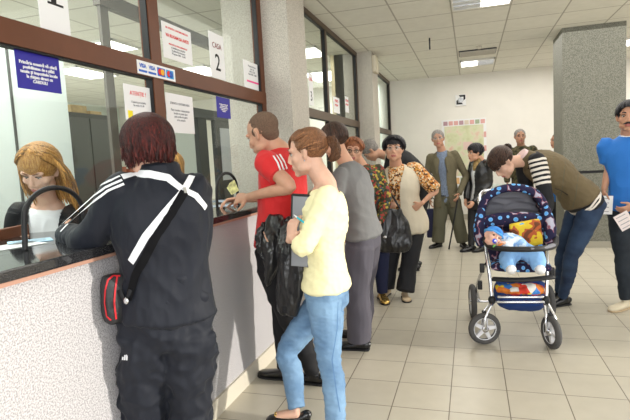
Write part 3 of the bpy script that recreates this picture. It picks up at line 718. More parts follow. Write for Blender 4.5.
    def glasses(s, root, mat, t=.0016):
        c, R, h = s.head, s.hR, s.hs
        bm = BM()
        for q in (-1, 1):
            ring = [c+R@(V(q*.032+.022*math.cos(a), .094-abs(.022*math.cos(a)*q)*.15, .004+.016*math.sin(a))*h) for a in [i*math.pi/6 for i in range(13)]]
            tube(bm, ring, t*h, n=5, sub=1)
            tube(bm, [c+R@(V(q*.054, .090, .008)*h), c+R@(V(q*.076, .04, .010)*h), c+R@(V(q*.080, -.01, .004)*h)], t*h, n=5, sub=2)
        tube(bm, [c+R@(V(-.010, .096, .008)*h), c+R@(V(.010, .096, .008)*h)], t*h, n=5, sub=1)
        g = build('glasses', bm, mat, root)
        for q in (-1, 1):
            bm = BM(); disc(bm, c+R@(V(q*.032, .094, .004)*h), R@V(0, 1, 0), 0, .0165*h, .001, 14); build('lens', bm, m_glass, g)
    def hair(s, root, mat, fringe=.55, side=1.35, back=1.7, hang=0.0, n=190, vol=.010, r=.0075, part=0.0, sweep=0.0, flow=(0, 0, -1), ponytail=None, seed=1, jit=.15, fringehang=0.0, cap=True, sidehang=None, tuck=0.0, front=.9, capback=.012, wave=0.0, capscale=1.0, kinkpull=None):
        """strands combed over the skull from the crown; angles measured from the crown (radians)"""
        c, R, h = s.head, s.hR, s.hs; rnd = random.Random(seed); bm = BM(); marks = []
        cc = V(0, -.012, .036)
        rx, ry, rz = .078*s.hw+vol, .097+vol, .085+vol
        if cap:
            ell(bm, c+R@((cc+V(0, -capback, .008))*h), ((rx-.004)*h*capscale, (ry-.006)*h*capscale, (rz-.002)*h*capscale), R, 22)
        for i in range(n):
            az = rnd.uniform(-math.pi, math.pi)            # 0 = front
            k = abs(az)/math.pi
            if k < .28: end = fringe + (side-fringe)*(k/.28)**3
            elif k < .55: end = side + (back-side)*((k-.28)/.27)
            else: end = back
            end += rnd.uniform(-jit, jit)*.6
            st = rnd.uniform(.0, .75*min(end, 1.3))
            pts = []; m = 7; lift = rnd.uniform(-.003, .004)
            for j in range(m+1):
                th = st+(end-st)*j/m
                a2 = az + sweep*(j/m)*(1 if az > part else -1)*(1-k) + wave*math.sin(j*1.7+i)
                p = cc + V(math.sin(th)*math.sin(a2)*(rx+lift), math.sin(th)*math.cos(a2)*(ry+lift), math.cos(th)*(rz+lift))
                pts.append(c+R@(p*h))
            hg = hang if k > .30 else (sidehang if sidehang is not None and k > .16 else fringehang)
            if hg:
                last = pts[-1]; d0 = (pts[-1]-pts[-2]).normalized(); L = hg*rnd.uniform(.8, 1.1); f = V(*flow); inward = (c-last); inward.z = 0
                for j in range(1, 5):
                    d = (d0*(1-j/4)+f*(j/4+.4)).normalized(); last = last+d*L/4+inward*tuck*.25+V(rnd.uniform(-1, 1), rnd.uniform(-1, 1), 0)*wave*.1; pts.append(last)
            q = len(pts); rad = [(r*h*(.65+.6*math.sin(math.pi*(j+.6)/(q+.4))), r*h*.55) for j in range(q)]; rad[-1] = (r*.25*h, r*.25*h)
            marks.append((len(bm.faces), rnd.choice((0, 0, 0, 1, 2))))
            tube(bm, pts, rad, right=(pts[1]-pts[0]).cross(pts[0]-c), n=6, sub=1, cap=(.5, .5))
        o = build('hair', bm, shades(mat), root)
        idx = np.zeros(len(o.data.polygons), dtype=np.int32)
        for (a, k), nx in zip(marks, marks[1:]+[(len(idx), 0)]): idx[a:nx[0]] = k
        o.data.polygons.foreach_set('material_index', idx)
        if ponytail:
            bm = BM(); base = c+R@(V(*ponytail[0])*h)
            for i in range(60):
                pts = [base+V(*[rnd.uniform(-.012, .012) for _ in range(3)])]
                for p in ponytail[1:]: pts.append(c+R@(V(*p)*h)+V(*[rnd.uniform(-.022, .022) for _ in range(3)]))
                tube(bm, pts, [.008*h]+[.007*h]*(len(pts)-2)+[.002*h], n=5, sub=2)
            build('ponytail', bm, mat, o)
            bm = BM(); ell(bm, base, (.02*h,)*3, R, 10); build('hair_tie', bm, m_rubber, o)
        return o
    def hair_pulled(s, root, mat, tie=(0, -.105, .03), n=420, r=.0050, vol=.007, seed=1, bangs=60, bang_side=-1, bang_len=.05, low=.0, bun=None):
        """hair combed from the hairline back to one tie, with a fringe over the forehead"""
        c, R, h = s.head, s.hR, s.hs; rnd = random.Random(seed); bm = BM(); marks = []
        cc = V(0, -.012, .036); rx, ry, rz = .078*s.hw+vol, .097+vol, .085+vol
        def on(d, l=0): return V(d.x*(rx+l), d.y*(ry+l), d.z*(rz+l))+cc
        ell(bm, c+R@((cc+V(0, -.014, .009))*h), ((rx-.004)*h, (ry-.006)*h, (rz-.003)*h), R, 22)
        te = Vector(tie)-cc; te = V(te.x/rx, te.y/ry, te.z/rz).normalized()
        for i in range(n):
            az = rnd.uniform(-math.pi, math.pi); k = abs(az)/math.pi
            th = (.98 + .10*math.sin(k*9) if k < .25 else 1.15 if k < .38 else 1.72 + .25*min(1, (k-.38)*3)) - rnd.uniform(0, .55)*rnd.random()
            d0 = V(math.sin(th)*math.sin(az), math.sin(th)*math.cos(az), math.cos(th)); pts = []; lift = rnd.uniform(-.002, .003)
            side = V(0, 0, 1) if rnd.random() < .5 else V(0, 0, .3)
            for j in range(8):
                t = j/7; d = (d0*(1-t)+te*t + side*.35*math.sin(math.pi*t)*(1 if k < .5 else 0)).normalized(); pts.append(c+R@(on(d, lift)*h))
            marks.append((len(bm.faces), rnd.choice((0, 0, 0, 1, 2))))
            tube(bm, pts, [(r*h*(.5 if j in (0, 7) else 1), r*h*.5) for j in range(8)], right=(pts[1]-pts[0]).cross(pts[0]-c), n=6, sub=1)
        for i in range(bangs):
            az = rnd.uniform(-.5, .6)*1.0+.1*bang_side; pts = []
            e = 1.12+rnd.uniform(-.12, .16)
            for j in range(7):
                th = .25+(e-.25)*j/6; a2 = az+bang_side*.45*(j/6)**2; d = V(math.sin(th)*math.sin(a2), math.sin(th)*math.cos(a2), math.cos(th)); pts.append(c+R@(on(d, .004)*h))
            pts.append(pts[-1]+R@(V(bang_side*.012, .002, -bang_len*.4)*h)+V(0, 0, -bang_len*.1))
            marks.append((len(bm.faces), rnd.choice((0, 0, 0, 1, 2))))
            tube(bm, pts, [(r*h*1.1, r*h*.5)]*7+[(r*h*.3, r*h*.3)], right=(pts[1]-pts[0]).cross(pts[0]-c), n=6, sub=1)
        o = build('hair', bm, shades(mat), root); idx = np.zeros(len(o.data.polygons), dtype=np.int32)
        for (a, k), nx in zip(marks, marks[1:]+[(len(idx), 0)]): idx[a:nx[0]] = k
        o.data.polygons.foreach_set('material_index', idx)
        if bun:
            bm = BM(); base = c+R@(V(*tie)*h)
            for i in range(70):
                pts = [base+V(*[rnd.uniform(-.010, .010) for _ in range(3)])]
                for p in bun: pts.append(c+R@(V(*p)*h)+V(*[rnd.uniform(-.020, .020) for _ in range(3)]))
                tube(bm, pts, [.007*h]+[.0065*h]*(len(pts)-2)+[.002*h], n=5, sub=2)
            build('ponytail', bm, shades(mat)[1], o)
            bm = BM(); ell(bm, base, (.018*h,)*3, R, 10); build('hair_tie', bm, m_rubber, o)
        return o
    def short_hair(s, root, mat, vol=.006, back=.012, low=0.0, seed=2, amp=.004):
        c, R, h = s.head, s.hR, s.hs; bm = BM()
        ell(bm, c+R@(V(0, -.024, .046+low)*h), ((.074+vol)*h*s.hw, (.092+vol)*h, (.078+vol)*h), R, 26)
        ell(bm, c+R@(V(0, -.046, -.004)*h), ((.060+vol)*h*s.hw, (.050+vol)*h, (.058)*h), R, 20)
        for q in (-1, 1): ell(bm, c+R@(V(q*.062*s.hw, -.002, .016)*h), (.0155*h, .030*h, .030*h), R, 14)
        o = build('hair', bm, mat, root, voxel=.005*h, smooth=3); fold(o.data, amp, (60, 60, 45), seed, False); return o
def shoe(root, an, yaw, mat, sole=None, L=.27, w=.048, name='shoe', high=.085, low=False, toe_up=0.0):
    R = face_frame(yaw); a = V(an.x, an.y, 0); bm = BM()
    X = (-.075, -.055, .0, .06, .12, .165, .19) if True else None
    k = L/.27
    H = (.062, .075, .070, .058, .046, .040, .026) if not low else (.045, .055, .030, .026, .034, .034, .022)
    W = (.026, .034, .033, .040, .046, .040, .022)
    tube(bm, [a+R@V(0, x*k, H[i]/2+.008) for i, x in enumerate(X)], [(W[i]*w/.045, H[i]/2) for i in range(7)], right=R@V(1, 0, 0), n=16, sub=3, cap=(.5, .6), sq=.85)
    if not low: tube(bm, [a+R@V(0, -.01, .05), a+R@V(0, -.012, high+.012)], [(.038, .045), (.038, .042)], right=R@V(1, 0, 0), n=16)
    o = build(name, bm, mat, root, voxel=.005, smooth=3)
    bm = BM(); tube(bm, [a+R@V(0, x*k, .008) for x in X], [(W[i]*w/.045+.003, .009) for i in range(7)], right=R@V(1, 0, 0), n=16, sub=3, cap=(.5, .6), sq=.6); build('sole', bm, sole or m_rubber, o)
    return o
def garment(name, root, mat, fn, voxel=.008, smooth=3, folds=(.006, (9, 9, 5), 0), matfn=None, label=None, cut=None):
    bm = BM(); fn(bm); return build(name, bm, mat, root, voxel=voxel, smooth=smooth, folds=folds, matfn=matfn, label=label, cut=cut)
def opening(f, rows, neck=.98):
    """true where a garment is open down the front; rows = (height along the spine, half width, sideways offset)"""
    L = (f.neck-f.pelvis).length
    def fn(p):
        t = (p-f.pelvis).dot(f.up)/L
        q = p-f.spine(min(1.1, t)); x = q.dot(f.right); y = q.dot(f.fwd)
        if t > neck and abs(x) < .075: return True
        if y < .02 or t < rows[0][0] or t > 1.15: return False
        for a, b in zip(rows, rows[1:]+[(2, rows[-1][1], rows[-1][2])]):
            if a[0] <= t <= b[0]:
                k = (t-a[0])/(b[0]-a[0]); w = a[1]+(b[1]-a[1])*k; o = a[2]+(b[2]-a[2])*k
                return abs(x-o) < w
        return False
    return fn
# ---------------------------------------------------------------- clothes materials
m_track = node_mat('charcoal_tracksuit_nylon', (.010, .012, .019), .62, spec=.25, sheen=.04, bump=.25, bscale=14, stretch=(1, 1, .6))
m_strip = node_mat('white_jersey', (.80, .81, .83), .7)
m_auburn = hair_mat('auburn_hair', (.085, .011, .008), (.014, .004, .004), .48)
m_blond = hair_mat('golden_blond_hair', (.56, .30, .085), (.27, .115, .025))
m_brownh = hair_mat('light_brown_hair', (.30, .135, .058), (.13, .052, .022))
m_dbrown = hair_mat('dark_brown_hair', (.075, .035, .020), (.022, .011, .008))
m_black = hair_mat('black_hair', (.018, .016, .020), (.007, .006, .008))
m_crop = node_mat('cropped_brown_hair', (.155, .095, .062), .9, noise_amt=.35, nscale=220, bump=.6, bscale=300)
m_greyh = node_mat('grey_hair', (.24, .22, .20), .7, noise_amt=.4, nscale=90, bump=.5, bscale=150)
m_orangeh = hair_mat('copper_hair', (.36, .13, .05), (.17, .06, .03))
m_red = node_mat('red_polo_cotton', (.62, .018, .020), .75, bump=.15, bscale=60, sheen=.1)
m_yellow = node_mat('pale_yellow_cotton', (.86, .80, .48), .8, bump=.15, bscale=40)
def denim(n, c, c2): return node_mat(n, c, .85, c2=c2, nscale=5, bump=.2, bscale=45, detail=6)
m_ljean = denim('light_blue_denim', (.205, .34, .50), (.105, .20, .34))
m_djean = denim('dark_blue_denim', (.030, .058, .115), (.012, .024, .055))
m_bjean = denim('faded_black_denim', (.022, .030, .040), (.010, .014, .020))
m_blk = node_mat('black_cloth', (.010, .010, .012), .8, bump=.2, bscale=20)
m_leather = node_mat('black_leather', (.010, .010, .011), .28, bump=.5, bscale=35, spec=.6)
m_shoe = node_mat('black_shoe_leather', (.008, .008, .009), .25, spec=.6)
m_gtop = node_mat('grey_knit', (.155, .155, .155), .85, bump=.15, bscale=60)
m_gtrou = node_mat('slate_trousers', (.080, .074, .092), .8, bump=.15, bscale=25)
m_beige = node_mat('beige_quilted_cotton', (.62, .55, .42), .85, bump=.25, bscale=25)
m_suit = node_mat('brown_olive_wool', (.13, .112, .066), .85, noise_amt=.15, nscale=120)
m_suit2 = node_mat('olive_trouser_wool', (.105, .10, .064), .85)
m_bshirt = node_mat('blue_grey_shirt', (.16, .20, .28), .8, noise_amt=.25, nscale=70)
m_olive = node_mat('olive_brown_vest_cloth', (.135, .100, .050), .8, bump=.35, bscale=16)
m_polo = node_mat('bright_blue_polo', (.018, .155, .52), .75, bump=.15, bscale=50)
m_floral = ramp_mat('orange_floral_print', [(0, (.10, .04, .015)), (.30, (.55, .20, .05)), (.5, (.72, .50, .28)), (.75, (.60, .28, .06)), (.9, (.78, .68, .48))], 'cells', 66, .8)
m_patch = ramp_mat('dark_multicolour_print', [(0, (.03, .035, .02)), (.25, (.05, .07, .025)), (.45, (.30, .04, .03)), (.6, (.05, .035, .02)), (.75, (.42, .30, .05)), (.87, (.05, .10, .14)), (.94, (.20, .05, .03))], 'cells', 44, .75)
m_camo = ramp_mat('camouflage_cloth', [(0, (.03, .028, .015)), (.42, (.07, .06, .03)), (.5, (.11, .09, .045)), (.6, (.04, .05, .025))], 'noise', 14, .85)
m_beigeshoe = node_mat('beige_suede', (.50, .38, .24), .8)
m_gold = node_mat('gold_metal', (.75, .50, .15), .25, metal=.9)

# ================================================================ red haired customer in the tracksuit
Y0 = 1.80
root = thing('person', 'person with auburn hair in dark tracksuit with white stripes leaning on counter, seen from behind', 'person', (P(170, 330, Y0).x, Y0, 0))
pel = P(167, 322, 1.84); nk = P(160, 176, 1.80); hd = P(148, 149, 1.79)
f = Fig(pel, nk, hd, -158, -150, -128, 8, 0, sc=.97, hs=1.0, elL=P(86, 241, 1.70), wrL=P(66, 234, 1.92), elR=P(183, 222, 2.02), wrR=P(160, 222, 2.12),
        knR=P(190, 408, 1.90), knL=P(142, 420, 1.80), wide=1.06, shw=.148)
f.anR = V(f.knR.x+.0, f.knR.y-.06, .08); f.anL = V(f.knL.x, f.knL.y-.05, .08)
f.body(root, sk_fair, voxel=.007)
m_ = lambda bm: (f.torso(bm, .026, t0=.07, hemflare=.010, t1=.98, widths=(.165, .178, .155, .172, .178, .150, .09)), tube(bm, [f.spine(.95), f.neck+f.up*.015, f.neck+f.up*.055], [(.115, .085), (.088, .08), (.078, .072)], right=f.right, n=24, cap=(.2, 0)), f.arm(bm, 1, .020, fat=1.08), f.arm(bm, -1, .024, fat=1.2, cuff=.004))
jk = garment('jacket', root, m_track, m_, voxel=.007, smooth=4, folds=[(.009, (7, 7, 4), 1.3), (.004, (20, 20, 9), 5)])
m_ = lambda bm: (f.torso(bm, .014, t0=-.12, t1=.30, widths=(.176, .186, .150, .17, .18, .16, .1)), f.leg(bm, 1, .020, r=(.108, .100, .080, .076, .070)), f.leg(bm, -1, .020, r=(.108, .100, .080, .076, .070)))
tr = garment('trousers', root, m_track, m_, voxel=.008, smooth=5, folds=[(.020, (6, 6, 7), 9.3), (.009, (15, 15, 12), 3)])
shoe(root, f.anR, -158, m_strip); shoe(root, f.anL, -158, m_strip)
f.hair(root, m_auburn, fringe=1.2, side=1.9, back=1.9, hang=.060, n=760, vol=.018, r=.0072, tuck=.15, seed=4, sidehang=.055, fringehang=.03, jit=.30, wave=.07)
f.face(root)
for pts, w, k in (([(122, 177), (136, 174), (150, 174), (168, 178), (184, 191)], .030, 12), ([(184, 191), (165, 213), (146, 236), (131, 262)], .030, 12), ([(184, 190), (192, 176)], .026, 6), ([(184, 190), (196, 196), (206, 208)], .026, 6)):
    ribbon('stripe', jk, pts, w, m_strip, root, .003, k)
for a in (0, 1, 2):
    ribbon('stripe', jk, [(124-a*2, 184-a*3.8), (108-a*2, 191-a*3.6), (95-a*2, 201-a*4), (83-a*2, 212-a*4), (71-a*2, 221-a*4), (61-a*.6, 232-a*5.5)], .010, m_strip, root, .0035, 8)
bm = BM(); l, n = surf(jk, 184, 191); obox(bm, l+n*.006, (.006, .012, .004), n.to_track_quat('Z', 'Y').to_matrix()); build('buckle', bm, m_silver, root, flat=True)
# three bar mark on the trousers
l, n = surf(tr, 125, 360)
if l is not None:
    xx = (RT-n*RT.dot(n)).normalized(); yy = n.cross(xx)
    bm = BM()
    for k, (h0) in enumerate((.012, .020, .028)):
        o_ = l+n*.004+xx*(-.015+k*.013)
        slab(bm, [o_+yy*0, o_+xx*.009, o_+xx*.009-yy*(-h0), o_+yy*h0], .001, n)
    build('logo_mark', bm, m_strip, root, flat=True)
# shoulder bag
bag = thing('shoulder_bag', 'small black shoulder bag with red piping at tracksuit wearer\'s hip', 'bag', P(114, 325, 1.72))
bc = P(115, 298, 1.70); Rb = face_frame(60)
bm = BM(); tube(bm, [bc+V(0, 0, -.095), bc+V(0, 0, -.05), bc+V(0, 0, .05), bc+V(0, 0, .095)], [(.045, .036), (.054, .042), (.050, .038), (.040, .026)], right=Rb@V(1, 0, 0), n=28, sq=.5, cap=(.3, .3)); bg_ = build('body', bm, node_mat('black_bag_canvas', (.018, .018, .020), .5, bump=.3, bscale=60), bag, voxel=.004, smooth=2)
m_pipe = node_mat('red_piping', (.50, .012, .02), .5)
for pth in ([(108, 280), (105.5, 290), (105, 303), (107, 316), (111, 320)], [(117, 276), (115, 290), (114, 303), (116, 319)], [(123, 284), (125, 298), (124, 316)], [(108, 280), (113, 276), (120, 276)]):
    ribbon('piping', bg_, pth, .007, m_pipe, bag, .003, 6)
bm = BM(); tube(bm, [bc+Rb@V(-.03, -.035, -.07), bc+Rb@V(0, -.052, -.02), bc+Rb@V(.0, -.052, .03)], [(.022, .012), (.03, .014), (.024, .008)], right=Rb@V(1, 0, 0), n=16); build('front_pocket', bm, m_leather, bag, voxel=.004, smooth=2)
ribbon('strap', jk, [(184, 192), (172, 212), (152, 244), (136, 275), (129, 300)], .034, node_mat('black_webbing', (.005, .005, .006), .85, spec=.15), bag, .006, 14)
bm = BM(); tube(bm, [surf(jk, 132, 290)[0]+V(0, -.004, 0), P(125, 302, 1.68), P(119, 290, 1.68)], [(.012, .003)]*3, right=V(0, 0, 1), n=8); build('strap', bm, m_blk, bag)
bm = BM(); ell(bm, P(126, 301, 1.66), (.012, .006, .014)); build('strap_ring', bm, m_silver, bag)

# ================================================================ blond clerk behind the glass
YC = 2.12
root = thing('person', 'blond person in black jacket and white shirt reading behind the counter glass', 'person', (-2.2, 2.2, 0))
f = Fig(P(52, 300, 2.25), P(48, 203, 2.20), P(40, 171, 2.10), 30, 28, 14, 30, -6, sc=.93, hs=1.02, elR=P(8, 262, 2.2), wrR=P(18, 246, 2.0), elL=P(96, 262, 2.3), wrL=P(62, 250, 2.08), bend=.02)
f.body(root, sk_fair, voxel=.006)
bl = garment('blouse', root, m_strip, lambda bm: f.torso(bm, .006, t1=.95), folds=(.003, (20, 20, 10), 2))
jk = garment('jacket', root, m_blk, lambda bm: (f.torso(bm, .014, t1=.93), f.arm(bm, 1, .014), f.arm(bm, -1, .014)), folds=(.005, (12, 12, 8), 4), cut=opening(f, [(.25, .02, 0), (.5, .045, 0), (.75, .07, 0), (.95, .08, 0)], .95))
f.hair(root, m_blond, fringe=.42, side=1.7, back=1.8, hang=.24, sidehang=.24, n=560, vol=.018, r=.0070, tuck=.0, seed=8, sweep=.9, part=.3, fringehang=.0, flow=(.16, .16, -1), wave=.02)
f.face(root, brow=m_brownh, closed=.5)
garment('skirt', root, m_blk, lambda bm: (f.torso(bm, .014, t1=.3), f.leg(bm, 1, .012, t1=2), f.leg(bm, -1, .012, t1=2)), voxel=.012)
# second clerk, farther along
root = thing('person', 'blond person sitting at the second till, mostly hidden behind the tracksuit wearer', 'person', (P(172, 165, 3.5).x, 3.5, 0))
f = Fig(P(176, 245, 3.5), P(176, 190, 3.5), P(172, 168, 3.45), 30, 30, 40, 20, sc=.93)
f.body(root, sk_fair, voxel=.01, feet=False); garment('blouse', root, m_blk, lambda bm: (f.torso(bm, .014), f.arm(bm, 1, .014), f.arm(bm, -1, .014), f.leg(bm, 1, .012), f.leg(bm, -1, .012)), voxel=.012, folds=None)
f.hair(root, m_blond, fringe=1.0, side=1.7, back=1.8, hang=.12, sidehang=.12, n=160, vol=.014, r=.010)
f.face(root)

# ================================================================ man in the red polo at the counter
Yr = 3.02
root = thing('person', 'cropped haired person in red polo leaning on the counter with banknotes in hand', 'person', (P(285, 380, Yr).x, Yr, 0))
f = Fig(P(279, 256, Yr), P(281, 152, Yr), P(263, 135, 2.98), -95, -95, -98, 22, 0, sc=1.02, male=True, hs=1.10, belly=.05, elL=P(290, 187, 2.76), wrL=P(248, 197, 2.90), elR=V(-1.42, 3.42, 1.24), wrR=V(-1.60, 3.30, 1.235),
        anL=PZ(313, 372, .08), anR=PZ(285, 368, .08), bend=.03, shw=.19)
f.body(root, sk_mid, voxel=.006, hands=({'curl': .5, 'n': V(0, -.3, -1)}, {'d': V(-1, .15, -.1), 'n': V(0, .75, -.5), 'curls': [.55, .65, .7, .75], 'side': 1, 'thumb': .2}))
pl = garment('polo_shirt', root, m_red, lambda bm: (f.torso(bm, .016, t0=.10, hemflare=.004), f.arm(bm, 1, .022, t1=.55, cuff=.005), f.arm(bm, -1, .020, t1=.55, cuff=.006)), voxel=.007, smooth=3, folds=[(.007, (9, 9, 6), 6)])
bm = BM(); tube(bm, [f.neck-f.up*.022, f.neck+f.up*.020], [(.082, .075), (.070, .066)], right=f.right, n=20, cap=(.1, .1)); build('collar', bm, m_red, pl, voxel=.006, smooth=2)
for a in range(3): ribbon('sleeve_stripe', pl, [(273.2+a*3.2, 156-a*.8), (277.6+a*3.2, 163-a*.8), (280.6+a*3.1, 171-a*1.2)], .011, m_strip, root, .003, 5)
garment('trousers', root, m_blk, lambda bm: (f.torso(bm, .012, t1=.25), f.leg(bm, 1, .014, fat=1.08), f.leg(bm, -1, .014, fat=1.08)), voxel=.009, folds=(.008, (8, 8, 7), 2))
shoe(root, f.anR, -95, m_shoe, L=.29); shoe(root, f.anL, -95, m_shoe, L=.29)
f.short_hair(root, m_crop, vol=.0015, amp=.001); f.face(root, brow=m_crop, closed=.3)

# ================================================================ woman in the pale yellow top
root = thing('person', 'ponytailed person in pale yellow top and light blue jeans holding a grey folder', 'person', (-.82, 2.72, 0))
f = Fig(P(326.5, 291, 2.74), P(326, 185, 2.75), P(307, 153.5, 2.74), -78, -72, -86, 8, 0, sc=.97, hs=1.09, wide=1.18, elL=P(304, 247, 2.50), wrL=P(290, 237, 2.54), elR=P(304, 244, 2.94), wrR=P(283, 243, 2.80),
        anL=PZ(336, 426, .08), anR=PZ(297, 408, .08), knL=P(329, 358, 2.58), knR=P(287, 352, 2.72), bend=-.015, shw=.150)
f.body(root, sk_fair, voxel=.0055, hands=({'d': V(-.85, -.3, .2), 'n': V(0, -.4, .9), 'curl': .45, 's': .92}, {'d': V(.25, .10, 1), 'n': V(.25, .9, 0), 'curls': [.25, .45, .55, .65], 'side': -1, 's': .92}), feet=True, smooth=2)
tp = garment('long_sleeved_top', root, m_yellow, lambda bm: (f.torso(bm, .008, t0=.05, t1=.95, hemflare=.010, widths=(.150, .168, .140, .148, .155, .142, .085)), f.arm(bm, 1, .010, t1=1.45, fat=1.05), f.arm(bm, -1, .012, t1=1.45, fat=1.12, cuff=.004)), voxel=.006, smooth=3, folds=[(.005, (9, 9, 13), 11), (.002, (22, 22, 30), 1)], cut=opening(f, [(.78, .02, 0), (.86, .07, 0), (.95, .09, 0)], .94))
jn = garment('jeans', root, m_ljean, lambda bm: (f.torso(bm, .0, t1=.14, widths=(.165, .175, .15, .15, .15, .15, .1)), f.leg(bm, 1, .004, r=(.098, .088, .063, .060, .047)), f.leg(bm, -1, .004, r=(.100, .090, .065, .062, .050))), voxel=.006, smooth=3, folds=[(.005, (9, 9, 16), 4), (.0025, (18, 18, 38), 9)])
m_seam = node_mat('denim_seam_thread', (.10, .20, .36), .9)
ribbon('seam', jn, [(338, 302), (337, 330), (332, 360), (337, 395), (340, 412)], .006, m_seam, jn, .001, 10)
ribbon('back_pocket_seam', jn, [(343, 300), (341, 311), (347, 313)], .005, m_seam, jn, .001, 6)
f.hair_pulled(root, m_brownh, tie=(0, -.108, .035), n=480, seed=3, bangs=110, bang_side=1, bang_len=.05, bun=[(0, -.135, .045), (.01, -.150, .01), (0, -.150, -.03), (0, -.125, -.05)])
f.face(root, brow=m_brownh, closed=.25)
bm = BM(); ell(bm, f.head+f.hR@V(-.081, .002, -.040), (.005,)*3, None, 10); build('earring', bm, m_silver, root)
for an, yw in ((f.anR, -72), (f.anL, -65)):
    s_ = shoe(root, an, yw, m_shoe, L=.25, w=.042, low=True, name='ballet_flat')
    Rr = face_frame(yw); bm = BM(); c_ = V(an.x, an.y, 0)+Rr@V(0, .125, .052)
    for q in (-1, 1): ell(bm, c_+Rr@V(q*.012, 0, 0), (.012, .008, .006), Rr, 10)
    build('bow', bm, m_gold, s_, voxel=.002)
# grey folder, pen and the leather jacket over the arm
fo = thing('folder', 'grey and black zipped folder held upright against the yellow top', 'folder', P(303, 268, 2.66))
Rf = face_frame(2); Rt = Rf @ Matrix.Rotation(math.radians(-5), 3, 'Y')
fc = P(301, 231, 2.63)
bm = BM(); obox(bm, fc, (.052, .014, .20), Rt, .006); build('cover', bm, node_mat('grey_folder_vinyl', (.25, .26, .28), .35), fo)
for q in (-1, 1):
    bm = BM(); obox(bm, fc+Rt@V(q*.053, 0, 0), (.005, .016, .202), Rt, .003); build('zip_edge', bm, m_rubber, fo)
bm = BM(); obox(bm, fc+Rt@V(0, 0, .20), (.055, .018, .006), Rt, .003); build('zip_edge', bm, m_rubber, fo)
pn = thing('pen', 'turquoise ballpoint pen held between the fingers beside the grey folder', 'pen', P(303, 222, 2.60))
a, b = P(294, 215, 2.55), P(311, 228, 2.50)
bm = BM(); tube(bm, [lerp(a, b, .2), b], .0055, n=10, sub=1); build('barrel', bm, node_mat('turquoise_plastic', (.02, .50, .60), .3), pn)
bm = BM(); tube(bm, [a, lerp(a, b, .22)], [.003, .0055], n=10, sub=1); build('cap', bm, m_strip, pn)
lj = thing('leather_jacket', 'black leather jacket draped over the forearm of the person in yellow', 'jacket', P(285, 315, 2.72))
def drape(bm):
    for (pts, rad) in ((((276, 218, 2.86), (270, 238, 2.80), (272, 262, 2.76), (268, 282, 2.78)), ((.055, .04), (.075, .05), (.055, .045), (.03, .03))),
                       (((290, 222, 2.84), (288, 245, 2.74), (287, 275, 2.70), (285, 312, 2.72)), ((.04, .04), (.065, .05), (.062, .04), (.058, .028))),
                       (((281, 228, 2.84), (297, 246, 2.72), (296, 280, 2.68), (292, 313, 2.70)), ((.05, .05), (.050, .045), (.050, .032), (.040, .025)))):
        tube(bm, [P(*p) for p in pts], list(rad), right=V(.9, -.1, 0), n=20)
bm = BM(); drape(bm); j_ = build('body', bm, m_leather, lj, voxel=.006, smooth=3, folds=[(.013, (15, 15, 3), 3), (.003, (30, 30, 10), 7)])
bm = BM(); tube(bm, [P(264, 224, 2.80), P(259, 236, 2.78), P(262, 252, 2.76), P(268, 262, 2.74)], [.016, .024, .022, .02], n=14); build('sleeve', bm, m_leather, lj, voxel=.005, smooth=2, folds=(.010, (30, 30, 30), 3))
bm = BM(); obox(bm, P(290, 309, 2.695), (.042, .022, .022), Matrix.Identity(3), .006); build('ribbed_hem', bm, m_blk, lj, folds=(.002, (90, 90, 2), 3))
# ================================================================ woman in grey knit behind the yellow top
root = thing('person', 'dark haired person in grey knit top and slate trousers bending toward the counter', 'person', (-.95, 3.75, 0))
f = Fig(P(363, 238, 3.75), P(347, 165, 3.72), P(334, 141, 3.66), -95, -100, -112, 15, 0, sc=.98, hs=1.0, elL=P(333, 205, 3.5), wrL=P(306, 206, 3.6), anL=V(-.86, 3.72, .08), anR=V(-.90, 3.98, .08), bend=.02, wide=1.12)
f.body(root, sk_mid, voxel=.008)
garment('knit_top', root, m_gtop, lambda bm: (f.torso(bm, .012, t0=.05, hemflare=.012), f.arm(bm, 1, .010), f.arm(bm, -1, .012)), folds=[(.006, (9, 9, 9), 2)])
garment('trousers', root, m_gtrou, lambda bm: (f.torso(bm, .008, t1=.2), f.leg(bm, 1, .012, r=(.10, .10, .088, .085, .080)), f.leg(bm, -1, .012, r=(.10, .10, .088, .085, .085))), folds=[(.008, (8, 8, 4), 5)])
shoe(root, f.anR, -95, m_shoe, L=.27); shoe(root, f.anL, -90, m_shoe, L=.28)
f.hair(root, m_dbrown, fringe=.9, side=1.3, back=1.8, hang=.02, n=220, vol=.012, r=.008, seed=5)
f.face(root)

# ================================================================ woman in the dark patterned blouse
root = thing('person', 'copper haired person with glasses in dark multicoloured blouse standing near the second column', 'person', (-1.08, 5.0, 0))
f = Fig(P(371, 225, 5.05), P(362, 167, 5.05), P(353, 151, 4.98), 30, 20, 12, 4, -6, sc=.97, hs=1.05, wide=1.12, hw=1.15, elL=P(387, 200, 5.0), wrL=P(380, 222, 4.85), elR=P(352, 204, 5.0), wrR=P(360, 222, 4.9))
f.body(root, sk_mid, voxel=.009)
garment('blouse', root, m_patch, lambda bm: (f.torso(bm, .020, t0=-.14, hemflare=.02), f.arm(bm, 1, .020), f.arm(bm, -1, .020)), voxel=.011, folds=(.006, (9, 9, 6), 2))
garment('trousers', root, node_mat('navy_trouser_cloth', (.010, .014, .045), .85), lambda bm: (f.leg(bm, 1, .022), f.leg(bm, -1, .022)), voxel=.012, folds=None)
shoe(root, f.anR, 20, m_gold); shoe(root, f.anL, 20, m_gold)
f.hair(root, m_orangeh, fringe=.75, side=1.4, back=1.8, n=150, vol=.012, r=.009); f.face(root, brow=m_orangeh); f.glasses(root, m_rubber, .0022)

